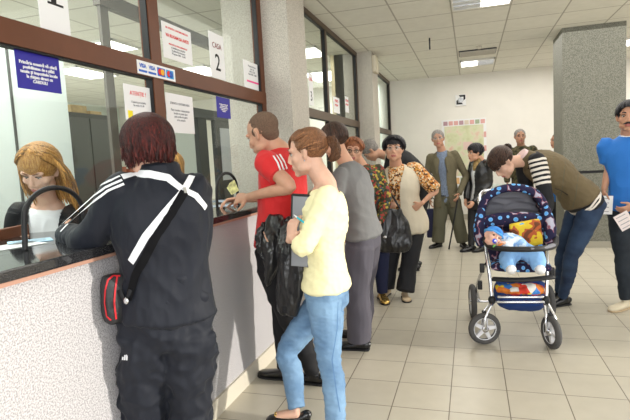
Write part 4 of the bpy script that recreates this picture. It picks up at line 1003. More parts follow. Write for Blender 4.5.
# ================================================================ man bent over the counter farther back
root = thing('person', 'grey haired person in dark jacket with beige collar, bent low over the far counter', 'person', (-.75, 6.6, 0))
f = Fig(P(424, 183, 6.6), P(388, 156, 6.55), P(371, 151, 6.5), -85, -80, -80, 55, 0, sc=1.0, male=True, hs=1.1, elL=P(384, 186, 6.4), wrL=P(372, 186, 6.4), anL=V(-.74, 6.5, .08), anR=V(-.74, 6.72, .08), bend=.06)
f.body(root, sk_mid, voxel=.011)
garment('jacket', root, m_blk, lambda bm: (f.torso(bm, .025, t0=-.05), f.arm(bm, 1, .02), f.arm(bm, -1, .02)), voxel=.012)
bm = BM(); tube(bm, [f.spine(.86), f.neck+f.up*.01], [(.15, .11), (.085, .08)], right=f.right, n=18); build('collar', bm, m_beige, root, voxel=.01, smooth=2)
garment('trousers', root, m_blk, lambda bm: (f.leg(bm, 1, .012), f.leg(bm, -1, .012)), voxel=.013, folds=None)
shoe(root, f.anR, -85, m_shoe); shoe(root, f.anL, -85, m_shoe); f.short_hair(root, m_greyh, vol=.012); f.face(root)

# ================================================================ woman in the beige vest
root = thing('person', 'black haired person with glasses in beige vest and floral shirt, hand on hip', 'person', (-.85, 5.4, 0))
f = Fig(P(405, 222, 5.42), P(396, 166.5, 5.40), P(394, 149.5, 5.30), 8, 6, 4, -4, 0, sc=.97, hs=1.10, hw=1.20, wide=1.3, elL=P(436, 190, 5.42), wrL=P(421, 204, 5.28), elR=P(379, 200, 5.4), wrR=P(384, 203, 5.16),
        anR=PZ(386, 288, .08), anL=PZ(405, 291, .08), belly=.02, shw=.19)
f.anR.z = f.anL.z = .08
f.body(root, sk_mid, voxel=.008, hands=({'d': V(.5, -.3, -.1), 'n': V(0, 1, -.3), 'curl': .5}, {'d': V(-.6, .1, -.4), 'n': V(-.3, .9, 0), 'curl': .4}))
garment('blouse', root, m_floral, lambda bm: (f.torso(bm, .008), f.arm(bm, 1, .020, t1=1.0, fat=1.25), f.arm(bm, -1, .022, t1=.98, fat=1.3, cuff=.006)), voxel=.009, folds=(.005, (10, 10, 8), 2))
def vest(bm):
    f.torso(bm, .030, t0=-.16, t1=.93, hemflare=.012)
vs = garment('vest', root, m_beige, vest, voxel=.009, smooth=4, folds=[(.005, (8, 8, 6), 3)], cut=opening(f, [(-.05, .03, .07), (.28, .045, .065), (.55, .055, .055), (.75, .070, .04), (.95, .085, .0)], .93))
for q in (-1, 1):
    bm = BM(); tube(bm, [f.neck+f.right*q*.062+f.up*.0, f.spine(.93)+f.right*q*.085+f.fwd*.075, f.spine(.72)+f.right*(q*.085+.035)+f.fwd*.165], [(.034, .014), (.046, .012), (.018, .008)], right=f.right, n=12); build('collar', bm, m_beige, vs)
garment('trousers', root, m_blk, lambda bm: (f.torso(bm, .006, t1=.1), f.leg(bm, 1, .012, r=(.10, .095, .085, .082, .088), fat=1.0), f.leg(bm, -1, .012, r=(.10, .095, .085, .082, .088))), voxel=.010, folds=(.006, (8, 8, 5), 2))
shoe(root, f.anR, -15, m_beigeshoe, L=.24, low=True); shoe(root, f.anL, 15, m_beigeshoe, L=.24, low=True)
f.hair(root, m_black, fringe=.86, side=1.7, back=1.85, n=330, vol=.014, r=.009, hang=.0, seed=6, sweep=.3, jit=.3); f.face(root); f.glasses(root, m_silver, .0016)
# black handbag
hb = thing('handbag', 'large black leather handbag with two straps beside the beige vest', 'handbag', P(392, 254, 5.0))
bm = BM(); tube(bm, [P(391, 250, 4.95), P(391, 243, 4.95), P(391, 222, 4.95), P(390, 210, 4.95)], [(.165, .04), (.205, .07), (.165, .055), (.11, .03)], right=V(1, .1, -.08), n=30, sq=.7); hbb = build('body', bm, m_leather, hb, voxel=.007, smooth=3, folds=[(.014, (12, 12, 5), 3)])
for o_ in (0, .06):
    bm = BM(); tube(bm, [P(373, 226, 4.93+o_), P(377, 205, 4.96+o_), P(381, 186, 5.12+o_), P(388, 190, 5.12+o_), P(398, 205, 4.98+o_), P(407, 226, 4.93+o_)], [(.012, .006)]*6, n=8); build('strap', bm, m_leather, hb)
bm = BM(); ell(bm, P(385, 237, 4.87), (.022, .012, .014)); build('clasp', bm, m_silver, hb)

# ================================================================ old man with the cane
root = thing('person', 'grey haired person in olive brown suit jacket and blue shirt leaning on a cane', 'person', (-.35, 8.25, 0))
f = Fig(P(447, 198, 8.25), P(442, 152, 8.25), P(438, 139, 8.2), 0, 0, 2, 0, 4, sc=1.04, male=True, hs=1.12, elL=P(466, 176, 8.25), wrL=P(459, 194, 8.05), elR=P(427, 178, 8.3), wrR=P(430, 199, 8.2), anR=PZ(438, 242, .08), anL=PZ(463, 242, .08), shw=.178)
f.body(root, sk_tan, voxel=.009)
sh = garment('shirt', root, m_bshirt, lambda bm: (f.torso(bm, .006),), voxel=.01, folds=(.003, (12, 12, 8), 1))
def jfn(c):
    q = c - (f.pelvis - origin(root)); x = q.dot(f.right); y = q.dot(f.fwd); return 0
jk = garment('suit_jacket', root, m_suit, lambda bm: (f.torso(bm, .018, t0=-.18, hemflare=.016), f.arm(bm, 1, .010, cuff=.006), f.arm(bm, -1, .010, cuff=.006)), voxel=.009, smooth=3, folds=(.005, (8, 8, 6), 2), cut=opening(f, [(-.25, .075, .02), (.1, .055, .02), (.35, .045, .02), (.6, .06, .015), (.85, .075, .005), (.97, .08, 0)], .95))
bm = BM(); tube(bm, [f.spine(.055), f.spine(.10)], [(.178, .128), (.175, .126)], right=f.right, n=28, cap=(0, 0)); build('belt', bm, m_rubber, root)
for q in (-1, 1): bm = BM(); tube(bm, [f.spine(.97)+f.right*q*.06+f.fwd*.05, f.spine(.8)+f.right*(q*.085+.01)+f.fwd*.135, f.spine(.55)+f.right*(q*.085+.02)+f.fwd*.15], [(.03, .01), (.045, .01), (.010, .006)], right=f.right, n=10); build('lapel', bm, m_suit, jk)
garment('trousers', root, m_suit2, lambda bm: (f.torso(bm, .008, t1=.06), f.leg(bm, 1, .012, r=(.105, .10, .085, .085, .085)), f.leg(bm, -1, .012, r=(.105, .10, .085, .085, .085))), voxel=.012, folds=(.006, (8, 8, 5), 2))
shoe(root, f.anR, -35, m_shoe, L=.29); shoe(root, f.anL, 20, m_shoe, L=.29)
f.short_hair(root, m_greyh, vol=.008, amp=.003); f.face(root, brow=m_greyh); f.glasses(root, m_silver, .0016)
cn = thing('walking_cane', 'dark walking cane with curved handle under the hand of suited person', 'cane', PZ(448, 251, 0))
b0 = V(*P(449, 249.5, 7.98)); b0.z = .0
tp = P(458, 197, 8.02)
bm = BM(); tube(bm, [b0+V(0, 0, .012), lerp(b0, tp, .5), tp], [.012, .012, .013], n=10); build('shaft', bm, m_rubber, cn)
bm = BM(); tube(bm, [tp, tp+V(.01, -.01, .03), tp+V(-.03, -.02, .045), tp+V(-.08, -.03, .03)], .014, n=10); build('handle', bm, m_suit, cn)
sb = thing('shopping_bag', 'dark blue shopping bag hanging beside the olive trousers', 'bag', P(432, 238, 8.25))
bm = BM(); box(bm, tuple(P(427, 238, 8.30)), tuple(P(437.5, 209, 8.30)+V(0, .14, 0)), .02); build('body', bm, node_mat('navy_bag_cloth', (.012, .014, .06), .5, bump=.3, bscale=15), sb)
bm = BM(); tube(bm, [P(429, 210, 8.36), P(430, 199, 8.36), P(434, 199, 8.36), P(436, 210, 8.36)], .008, n=8); build('handle', bm, m_blk, sb)
bx = thing('shopping_bag', 'small pale striped bag on the floor behind the beige vest wearer', 'bag', P(394, 264, 6.1))
a, b = PZ(390, 263), PZ(399, 263)
bm = BM(); box(bm, (a.x, a.y, 0.002), (b.x, a.y+.2, .30), .01); build('body', bm, m_skirt, bx)
for k in range(4):
    x = a.x+(b.x-a.x)*(k+.5)/4; bm = BM(); box(bm, (x-.006, a.y-.003, .02), (x+.006, a.y+.001, .29)); build('stripe', bm, m_rubber, bx, flat=True)

# ================================================================ woman in the black leather jacket
root = thing('person', 'short dark haired person in black leather jacket standing by the map poster', 'person', (.1, 8.2, 0))
f = Fig(P(479, 200, 8.2), P(481, 160, 8.2), P(475, 153, 8.15), -45, -45, -62, 4, 0, sc=.95, hs=1.12, elL=P(489, 184, 8.15), wrL=P(474, 202, 7.98), elR=P(468, 184, 8.3), wrR=P(466, 199, 8.2), anR=PZ(471, 246, .08), anL=PZ(482, 246, .08))
f.body(root, sk_mid, voxel=.009)
jk = garment('leather_jacket', root, m_leather, lambda bm: (f.torso(bm, .024, t0=-.22, hemflare=.015), f.arm(bm, 1, .020), f.arm(bm, -1, .020)), voxel=.010, folds=(.006, (9, 9, 8), 2), cut=opening(f, [(-.1, .03, .02), (.3, .035, .02), (.6, .045, .02), (.8, .05, .01), (.95, .06, 0)]))
garment('blouse', root, m_strip, lambda bm: f.torso(bm, .006, t0=-.05, t1=.9), voxel=.011, folds=None)
bm = BM(); tube(bm, [f.spine(.75)+f.fwd*.13, f.spine(.9)+f.fwd*.10, f.neck+f.fwd*.05], [(.03, .02), (.06, .03), (.065, .04)], right=f.right, n=14); build('scarf', bm, node_mat('ochre_scarf_cloth', (.30, .20, .08), .9, noise_amt=.3, nscale=40), root, voxel=.008, smooth=2)
garment('trousers', root, m_blk, lambda bm: (f.torso(bm, .004, t1=.1), f.leg(bm, 1, .014), f.leg(bm, -1, .014)), voxel=.013, folds=None)
shoe(root, f.anR, -60, m_shoe, L=.25); shoe(root, f.anL, -50, m_shoe, L=.25)
f.hair(root, m_black, fringe=.95, side=1.5, back=1.7, hang=.02, n=150, vol=.014, r=.009, fringehang=.015); f.face(root)

# ================================================================ man in camouflage at the back
root = thing('person', 'grey haired person in camouflage jacket at the back, beyond the bending person', 'person', (.9, 9.6, 0))
f = Fig(P(523, 196, 9.6), P(521, 147, 9.6), P(520, 137, 9.55), 0, 0, 5, 0, 0, sc=1.03, male=True, hs=1.1)
f.body(root, sk_tan, voxel=.012)
garment('camouflage_jacket', root, m_camo, lambda bm: (f.torso(bm, .024), f.arm(bm, 1, .020), f.arm(bm, -1, .020)), voxel=.013)
garment('trousers', root, m_camo, lambda bm: (f.torso(bm, .004, t1=.1), f.leg(bm, 1, .014), f.leg(bm, -1, .014)), voxel=.014, folds=None)
shoe(root, f.anR, 0, m_shoe); shoe(root, f.anL, 0, m_shoe); f.short_hair(root, m_greyh); f.face(root)
# someone mostly hidden behind the stone column
root = thing('person', 'person in blue shirt almost wholly hidden behind the stone column', 'person', (1.4, 9.5, 0))
f = Fig(P(559, 196, 9.5), P(559, 152, 9.5), P(557, 141, 9.5), 0, 0, -70, 0, 0, sc=1.0, male=True, hs=1.1)
f.body(root, sk_mid, voxel=.013)
garment('shirt', root, m_polo, lambda bm: (f.torso(bm, .014), f.arm(bm, 1, .012, t1=.7), f.arm(bm, -1, .012, t1=.7)), voxel=.013, folds=None)
garment('trousers', root, m_blk, lambda bm: (f.torso(bm, .004, t1=.1), f.leg(bm, 1, .014), f.leg(bm, -1, .014)), voxel=.014, folds=None)
shoe(root, f.anR, 0, m_shoe); shoe(root, f.anL, 0, m_shoe); f.short_hair(root, m_crop); f.face(root)

# ================================================================ woman bending over the pushchair
root = thing('person', 'brown haired person in olive quilted vest and jeans bending over the pushchair', 'person', (.85, 5.15, 0))
f = Fig(P(585, 203, 5.10), P(528, 160, 4.95), P(503, 163, 4.86), -70, -72, -62, 52, 8, sc=1.0, hs=1.12, wide=1.16, elL=P(547, 202, 4.74), wrL=P(541, 226, 4.62), elR=P(528, 205, 5.08), wrR=P(520, 214, 4.95),
        knL=P(571, 258, 4.98), anL=V(.80, 5.12, .08), knR=P(562, 258, 5.22), anR=V(.80, 5.32, .08), bend=.05, shw=.155, drop=.02)
f.body(root, sk_fair, voxel=.007, hands=({'d': V(-.5, -.2, -.7)}, {'d': V(-.6, -.1, -.6), 'n': V(-.5, .5, -.3)}))
m_str = ramp_mat('black_cream_stripes', [(0, (.015, .013, .016)), (.48, (.72, .66, .58))], 'z', 8.0, .85)
def strp(name, c1, c2, pts):
    return None
st = garment('striped_sweater', root, m_blk, lambda bm: (f.torso(bm, .012, t0=-.04), f.arm(bm, 1, .016, fat=1.15), f.arm(bm, -1, .016, fat=1.2)), voxel=.008, folds=[(.003, (14, 14, 14), 2)])
m_cream = node_mat('cream_knit', (.74, .68, .60), .9)
for k in range(6):
    c0 = lerp(f.shL, f.elL, -.02+.115*k); ax = (f.elL-f.shL).normalized(); e1 = ax.cross(V(0, 1, .2)).normalized(); e2 = ax.cross(e1)
    pts = [tuple(c0+(e1*math.cos(a)+e2*math.sin(a))*.09) for a in [i*math.pi/8 for i in range(17)]]
    ribbon('sweater_stripe', st, pts, .022, m_cream, root, .003, 3, pix=False)
for k in range(2):
    c0 = f.spine(.01+.055*k); pts = [tuple(c0+(f.right*math.cos(a)+f.fwd*math.sin(a))*.25) for a in [i*math.pi/8 for i in range(17)]]
    ribbon('sweater_stripe', st, pts, .018, m_cream, root, .003, 3, pix=False)
vs = garment('quilted_vest', root, m_olive, lambda bm: f.torso(bm, .028, t0=.10, t1=.95, hemflare=.012), voxel=.008, smooth=4, folds=[(.007, (7, 7, 7), 3), (.003, (20, 20, 20), 1)])
bm = BM(); tube(bm, [f.spine(.92), f.neck+f.up*.03, f.neck+f.up*.065], [(.115, .10), (.085, .08), (.080, .075)], right=f.right, n=20, cap=(.2, .0)); build('collar', bm, m_olive, vs, voxel=.006, smooth=2)
bm = BM(); tube(bm, [f.neck+f.up*.0, f.neck+f.up*.09], [(.080, .075), (.068, .064)], right=f.right, n=20, cap=(.2, .0)); build('scarf', bm, node_mat('pale_pink_fleece', (.72, .52, .50), .9), root, voxel=.006, smooth=2)
for px in ((555, 152, 548, 185, 545, 213), (566, 158, 562, 190, 556, 218), (579, 166, 576, 195, 569, 221)):
    ribbon('quilt_seam', vs, [(px[0], px[1]), (px[2], px[3]), (px[4], px[5])], .005, m_suit2, vs, .001, 8)
ribbon('pocket_zip', vs, [(555, 188), (562, 191), (568, 195)], .010, m_rubber, vs, .002, 5)
garment('jeans', root, m_djean, lambda bm: (f.torso(bm, .006, t1=.2), f.leg(bm, 1, .008), f.leg(bm, -1, .010)), voxel=.008, folds=[(.006, (9, 9, 14), 4)])
shoe(root, f.anR, -60, m_shoe); shoe(root, f.anL, -60, m_shoe)
f.hair_pulled(root, m_dbrown, tie=(0, -.108, .045), n=420, seed=9, r=.006, vol=.010, bangs=90, bang_side=-1, bang_len=.10, bun=[(0, -.130, .050), (.01, -.135, .03), (0, -.120, .02)])
f.face(root, closed=.5)

# ================================================================ man in the blue polo
root = thing('person', 'black haired moustached person in bright blue polo and dark jeans holding papers at right edge', 'person', (1.38, 5.25, 0))
f = Fig(P(631, 206, 5.25), P(629, 137, 5.25), P(629, 117, 5.17), -12, -10, -18, 0, 0, sc=1.0, male=True, hs=1.14, wide=1.08, elR=P(609, 168, 5.3), wrR=P(604, 190, 5.22), elL=P(652, 175, 5.2), wrL=P(634, 206, 5.0),
        anR=PZ(626, 300, .08), anL=V(1.62, 5.28, .08), belly=.02, shw=.19)
f.body(root, sk_tan, voxel=.007, hands=({'d': V(-.15, -.1, -1), 'n': V(1, 0, 0), 'curl': .6}, {'d': V(-.9, -.1, -.4), 'n': V(0, .8, .5), 'curl': .5}))
pl = garment('polo_shirt', root, m_polo, lambda bm: (f.torso(bm, .016, t0=-.03, hemflare=.006), f.arm(bm, 1, .020, t1=.72, cuff=.008), f.arm(bm, -1, .020, t1=.72, cuff=.008)), voxel=.009, folds=(.006, (8, 8, 6), 2))
bm = BM(); tube(bm, [f.neck-f.up*.025, f.neck+f.up*.025], [(.088, .08), (.076, .070)], right=f.right, n=20, cap=(.1, .1)); cl = build('collar', bm, m_polo, pl, voxel=.007, smooth=2)
bm = BM(); tube(bm, [f.neck-f.up*.000, f.neck+f.up*.018], [(.083, .080), (.080, .075)], right=f.right, n=20, cap=(.1, .1)); build('collar_trim', bm, m_strip, pl)
garment('jeans', root, m_bjean, lambda bm: (f.torso(bm, .004, t1=.1), f.leg(bm, 1, .014), f.leg(bm, -1, .014)), voxel=.010, folds=(.006, (9, 9, 12), 4))
shoe(root, f.anR, -50, node_mat('cream_leather', (.66, .58, .42), .5), m_beigeshoe, L=.29); shoe(root, f.anL, 5, node_mat('cream_shoe_leather', (.66, .58, .42), .5), m_beigeshoe, L=.29)
f.hair(root, m_black, fringe=1.0, side=1.6, back=1.75, n=260, vol=.009, r=.009, fringehang=.0, seed=2, jit=.3); f.face(root, brow=m_black)
bm = BM(); c_ = f.head; tube(bm, [c_+f.hR@(V(x, .100-abs(x)*.35, -.047-abs(x)*.2)*f.hs) for x in (-.032, -.015, 0, .015, .032)], [(.003, .003), (.007, .006), (.006, .006), (.007, .006), (.003, .003)], right=f.hR@V(0, 0, 1), n=8); build('moustache', bm, m_black, root)
def sheet_thing(label, c, rx, ry, w, h, name='paper_sheet', cat='paper', lines=4, mat=None, bendy=.0):
    t = thing(name, label, cat, c); rx = Vector(rx).normalized(); n = rx.cross(Vector(ry)).normalized(); ry = n.cross(rx)
    bm = BM(); slab(bm, [c-rx*w/2-ry*h/2, c+rx*w/2-ry*h/2, c+rx*w/2+ry*h/2, c-rx*w/2+ry*h/2], .0012, n); build('sheet', bm, mat or m_paper, t, flat=True)
    for k in range(lines):
        bm = BM(); y = h*(.35-.7*k/max(1, lines-1)); slab(bm, [c-rx*w*.38+ry*(y-.003)+n*.001, c+rx*w*.3+ry*(y-.003)+n*.001, c+rx*w*.3+ry*(y+.003)+n*.001, c-rx*w*.38+ry*(y+.003)+n*.001], .0005, n); build('printed_line', bm, m_greyink, t, flat=True)
    return t
sheet_thing('white paper sheet hanging from the right hand of the blue polo wearer', P(603.5, 205, 5.16), (1, 0, -.05), (.05, 0, 1), .15, .17)
sheet_thing('folded paper with pink print in the left hand, at the right edge', P(624.5, 221, 4.96), (.85, 0, .5), (-.5, -.1, .85), .12, .15, mat=node_mat('pinkish_printed_paper', (.78, .68, .66), .7))
# ================================================================ pushchair
pc = thing('pushchair', 'baby pushchair with silver frame and navy hood printed with blue dots', 'pushchair', (.3, 4.3, 0))
m_al = node_mat('bright_tube_metal', (.70, .71, .74), .18, metal=1.0)
m_tyre = node_mat('grey_rubber_tyre', (.075, .072, .07), .8)
m_hub = node_mat('pale_grey_plastic', (.66, .66, .68), .4)
m_navy = ramp_mat('navy_fabric_with_blue_dots', [(0, (.10, .36, .80)), (.22, (.20, .48, .85)), (.30, (.018, .016, .055)), (.66, (.018, .016, .055)), (.70, (.28, .10, .14)), (.76, (.45, .45, .55))], 'dots', 17, .8, rnd=.75)
m_greyl = node_mat('grey_lining_cloth', (.19, .19, .215), .9, bump=.3, bscale=18)
m_bluecl = node_mat('royal_blue_cloth', (.012, .05, .22), .7, bump=.2, bscale=18)
def wheel(c, ax, R, w, spokes=5, label=None):
    c = Vector(c); ax = Vector(ax).normalized(); x = ax.orthogonal().normalized(); y = ax.cross(x)
    bm = BM(); ring = [c+(x*math.cos(a)+y*math.sin(a))*(R-w*.5) for a in [i*math.pi/20 for i in range(41)]]
    tube(bm, ring, [(w*.5, w*.5)]*41, right=ax, n=12, sub=1, cap=(0, 0)); o = build('wheel', bm, m_tyre, pc)
    bm = BM(); disc(bm, c, ax, R*.66, R*.82, w*.7, 36); build('rim', bm, m_hub, o)
    for k in range(spokes):
        a = 2*math.pi*k/spokes; d = x*math.cos(a)+y*math.sin(a); s = ax.cross(d)
        bm = BM(); slab(bm, [c+d*R*.1-s*R*.13+ax*w*.3, c+d*R*.72-s*R*.09+ax*w*.3, c+d*R*.72+s*R*.09+ax*w*.3, c+d*R*.1+s*R*.13+ax*w*.3], w*.6, ax); build('spoke', bm, m_hub, o, flat=True)
    bm = BM(); disc(bm, c, ax, 0, R*.2, w*1.1, 20); build('hub', bm, m_al, o)
    return o
wl = PZ(485, 346, 0); wr = PZ(552, 350, 0)
R1 = .125
cwl = V(wl.x, wl.y+.04, R1); cwr = V(wr.x, wr.y+.03, R1)
rot = V(.30, -.95, 0); rr2 = V(.93, .36, 0)
wheel(cwl, rot, R1, .045); wheel(cwr, rr2, R1, .048)
crl = V(-.01, 4.62, .155); crr = V(.62, 4.66, .155)
wheel(crl, (1, .1, 0), .155, .05); wheel(crr, (1, .1, 0), .155, .05)
def tb(name, pts, r, mat=m_al, parent=None, n=12, **k):
    bm = BM(); tube(bm, [Vector(p) for p in pts], r, n=n, **k); return build(name, bm, mat, parent or pc)
Yf = 4.02
fL, fR = P(495, 322, Yf), P(548, 318, Yf)
# forks, uprights and handle
for c, top, q in ((cwl, P(492, 300, 4.05), rot), (cwr, P(546, 300, 4.05), rr2)):
    for s_ in (-1, 1): tb('fork', [c+q.normalized()*s_*.034, c+q.normalized()*s_*.036+V(0, 0, .10), top+q.normalized()*s_*.012-V(0, 0, .02)], [(.013, .006)]*3, m_al)
    bm = BM(); ell(bm, top, (.03, .03, .035)); build('swivel_joint', bm, m_rubber, pc)
    tb('fender', [c+V(0, 0, R1+.004), c+V(0, R1*.5, R1*.96)], [(.018, .006)]*2, m_rubber, right=V(1, 0, 0))
LT, RTp = P(487, 262, 4.12), P(557, 258, 4.12)
tb('frame_tube', [P(492, 302, 4.05), P(490, 280, 4.08), P(487, 258, 4.12), P(481, 215, 4.32), P(479.5, 203, 4.42)], .0135)
tb('frame_tube', [P(546, 300, 4.05), P(547, 280, 4.08), P(547, 258, 4.12), P(546, 225, 4.32), P(545, 205, 4.42)], .0135)
tb('rear_leg', [P(487, 262, 4.12), V(.03, 4.45, .36), crl+V(.05, 0, .02)], .012); tb('rear_leg', [P(547, 262, 4.12), V(.58, 4.45, .36), crr+V(-.05, 0, .02)], .012)
tb('axle', [crl, crr], .010)
tb('push_handle', [P(479.5, 203, 4.42), P(480, 196, 4.50), P(486, 191, 4.62), P(510, 189, 4.70), P(534, 191, 4.62), P(541, 196, 4.50), P(545, 205, 4.42)], .0165)
for q in ((482, 268, 4.13), (552, 272, 4.13), (480, 285, 4.25)):
    bm = BM(); obox(bm, P(*q), (.018, .022, .035), Matrix.Identity(3), .006); build('joint_block', bm, m_rubber, pc)
tb('cross_bar', [P(498, 297, 4.0), P(543, 297, 4.0)], .0095); tb('cross_bar', [P(497, 302, 3.99), P(544, 302, 3.99)], .0095)
# footrest / leg board
bm = BM(); tube(bm, [P(493, 279, 3.92), P(522, 280, 3.88), P(553, 277, 3.92)], [(.035, .014)]*3, right=V(0, 1, .0), n=14, sq=.7); build('footrest', bm, m_rubber, pc)
# safety bar
bm = BM(); tube(bm, [P(484, 238, 4.22), P(489, 246, 3.95), P(506, 249, 3.78), P(536, 249, 3.78), P(554, 246, 3.95), P(556, 238, 4.22)], [(.020, .020)]*6, right=V(0, 0, 1), n=16, sub=4); sbr = build('safety_bar', bm, m_rubber, pc)
bm = BM(); tube(bm, [P(530, 248.6, 3.765), P(545, 247.5, 3.83), P(553, 245, 3.92)], [(.012, .022)]*3, right=V(0, 0, 1), n=14); build('bar_shine', bm, m_greyl, sbr)  # lighter grey strip standing in for the shine on the bar's right side
# seat: back rest, seat cushion, hood with lining
A = lambda x, y, Y: P(x, y, Y)
bm = BM(); tube(bm, [A(521, 268, 4.05), A(519, 262, 4.28)], [(.22, .035), (.22, .035)], right=V(1, 0, 0), n=20, sq=.6); build('seat_cushion', bm, m_navy, pc, voxel=.01, smooth=3)
bm = BM(); tube(bm, [A(519, 262, 4.30), A(515, 236, 4.42), A(513, 215, 4.56)], [(.22, .035), (.235, .04), (.235, .035)], right=V(1, 0, 0), n=24, sq=.6); build('backrest', bm, m_navy, pc, voxel=.01, smooth=3)
# hood shell: arched bands from side to side
def arch(cx, w, zb, h, y, n=15):
    return [V(cx-math.cos(math.pi*i/(n-1))*w, y, zb+math.sin(math.pi*i/(n-1))**.55*h) for i in range(n)]
def hood(name, rows, mat, th=.012):
    bm = BM(); L = []
    for (cx, w, zb, h, y, dz) in rows:
        L.append([bm.verts.new(p+V(0, dz*abs(p.x-cx)/max(w, .01), 0)) for p in arch(cx, w, zb, h, y)])
    fs = []
    for a, b in zip(L, L[1:]):
        for j in range(len(a)-1): fs.append(bm.faces.new((a[j], a[j+1], b[j+1], b[j])))
    o = build(name, bm, mat, pc); md = o.modifiers.new('s', 'SOLIDIFY'); md.thickness = th; md.offset = 0
    dg = bpy.context.evaluated_depsgraph_get(); me = bpy.data.meshes.new_from_object(o.evaluated_get(dg)); o.modifiers.clear(); o.data = me; me.name = name
    return o
c0 = P(512, 212, 4.4).x
zt = P(512, 185, 4.36).z
zb = P(512, 224, 4.36).z
hh = zt-zb
bm = BM(); tube(bm, arch(c0, .245, zb-.02, hh, 4.34, 19), [(.042, .034)]*19, right=V(0, 1, 0), n=14, sub=2); build('hood_rim', bm, m_navy, pc, voxel=.008, smooth=2)
hood('hood', [(c0, .255, zb-.03, hh+.025, 4.36, 0), (c0, .262, zb-.03, hh+.02, 4.46, .0), (c0, .25, zb-.02, hh-.03, 4.56, 0), (c0, .22, zb, hh-.12, 4.63, 0)], m_navy, .018)
bm = BM(); tube(bm, [V(c0, 4.50, zb-.03), V(c0, 4.53, zb+.07), V(c0, 4.50, zb+.15), V(c0, 4.44, zb+hh-.05)], [(.225, .018), (.215, .018), (.19, .018), (.14, .018)], right=V(1, 0, 0), n=24, sq=.7); build('hood_lining', bm, m_greyl, pc, voxel=.009, smooth=3, folds=[(.022, (4, 4, 16), 2)])
# printed roll in front of the lining
bm = BM(); tube(bm, [V(c0-.24, 4.28, zb+.02), V(c0-.13, 4.26, zb+.045), V(c0, 4.25, zb+.055), V(c0+.13, 4.26, zb+.045), V(c0+.24, 4.28, zb+.02)], [(.05, .05), (.058, .05), (.06, .05), (.058, .05), (.05, .05)], right=V(0, 0, 1), n=18); build('head_cushion', bm, m_navy, pc, voxel=.009, smooth=3)
for q, x0 in ((-1, c0-.25), (1, c0+.25)):
    bm = BM(); tube(bm, [V(x0, 4.22, zb-.14), V(x0+q*.012, 4.24, zb-.02), V(x0-q*.01, 4.30, zb+.12)], [(.04, .06), (.048, .08), (.035, .06)], right=V(1, 0, 0), n=16); build('side_wing', bm, m_navy, pc, voxel=.009, smooth=3)
# shopping basket
bm = BM(); tube(bm, [A(520, 306, 4.15), A(520, 297, 4.2), A(520, 290, 4.25)], [(.16, .09), (.19, .14), (.20, .17)], right=V(1, 0, 0), n=24, sq=.6, cap=(.2, 0)); build('basket', bm, m_bluecl, pc, voxel=.01, smooth=3, folds=(.008, (10, 10, 10), 3))
m_toy = ramp_mat('bright_toy_print', [(0, (.65, .05, .03)), (.3, (.80, .55, .03)), (.5, (.05, .22, .60)), (.7, (.75, .72, .65)), (.85, (.70, .20, .03))], 'cells', 16, .7)
it = thing('blanket', 'brightly coloured folded cloths stuffed in the pushchair basket', 'cloth', P(522, 292, 4.15))
bm = BM(); tube(bm, [P(499, 288, 4.12), P(515, 289, 4.06), P(530, 289, 4.06), P(541, 290, 4.12)], [(.03, .05), (.04, .07), (.045, .07), (.03, .05)], right=V(0, 0, 1), n=16); o = build('body', bm, m_toy, it, voxel=.008, smooth=2, folds=(.012, (16, 16, 16), 3))
pw = thing('cushion', 'yellow cushion with brown and red cartoonless print behind the baby', 'cushion', P(530, 248, 4.2))
pw['label'] = 'yellow printed cushion lying behind the baby in the pushchair'
bm = BM(); obox(bm, P(526, 234, 4.14), (.115, .03, .105), face_frame(10) @ Matrix.Rotation(math.radians(-14), 3, 'X') @ Matrix.Rotation(math.radians(10), 3, 'Y'), .02)
build('cover', bm, ramp_mat('yellow_picture_print', [(0, (.16, .05, .02)), (.40, (.45, .10, .03)), (.46, (.72, .50, .03)), (.60, (.78, .58, .04)), (.67, (.10, .40, .70))], 'noise', 9, .7, 2), pw, smooth=1)

# ================================================================ baby
bb = thing('baby', 'baby in blue hat and pale blue suit with a blue dummy in the pushchair', 'baby', P(505, 250, 4.05))
m_bsuit = ramp_mat('pale_blue_patched_plush', [(0, (.28, .48, .80)), (.48, (.60, .74, .90)), (.56, (.72, .82, .92))], 'noise', 20, .9, 1)
m_btrou = node_mat('pale_blue_cotton', (.22, .42, .72), .9, bump=.2, bscale=25)
m_bhat = node_mat('blue_knit_hat', (.045, .22, .62), .85, noise_amt=.25, nscale=30)
Y1 = 3.98
hc = P(492.5, 238, Y1); hR = face_frame(28, -18, -38); hs = .72
bm = BM(); head_shape(bm, hc, hR, hs, False, 1.14); ell(bm, hc+hR@V(-.025, .045, -.028), (.022,)*3); ell(bm, hc+hR@V(.025, .045, -.028), (.022,)*3)
ch = P(509, 243, Y1+.06)
tube(bm, [hc, P(501, 243, Y1+.03), ch], [.035, .03, .05], n=12)
tube(bm, [ch, P(516, 250, Y1+.06)], [(.05, .05), (.055, .05)], n=14)
hw = P(504, 243, Y1-.10)
tube(bm, [ch, P(508, 247, Y1-.05), hw], [.022, .02, .015], n=10)
hand(bm, hw, V(-.8, -.1, .2), V(0, -.5, -1), 1, .9, .52)
build('body', bm, [skin_mat('baby_skin', (.72, .42, .32)), m_lip], bb, voxel=.0042, smooth=2, matfn=None)
for q in (-1, 1):
    bm = BM(); ell(bm, hc+hR@(V(q*.030, .077, .002)*hs), (.009, .006, .007), hR, 10); build('eye', bm, m_iris, bb)
bm = BM(); ell(bm, hc+hR@V(0, -.010, .044), (.066, .073, .054), hR, 20); tube(bm, [hc+hR@V(0, -.01, .085), hc+hR@V(-.02, -.02, .105)], [.018, .008], n=10); ht = build('hat', bm, m_bhat, bb, voxel=.005, smooth=3)
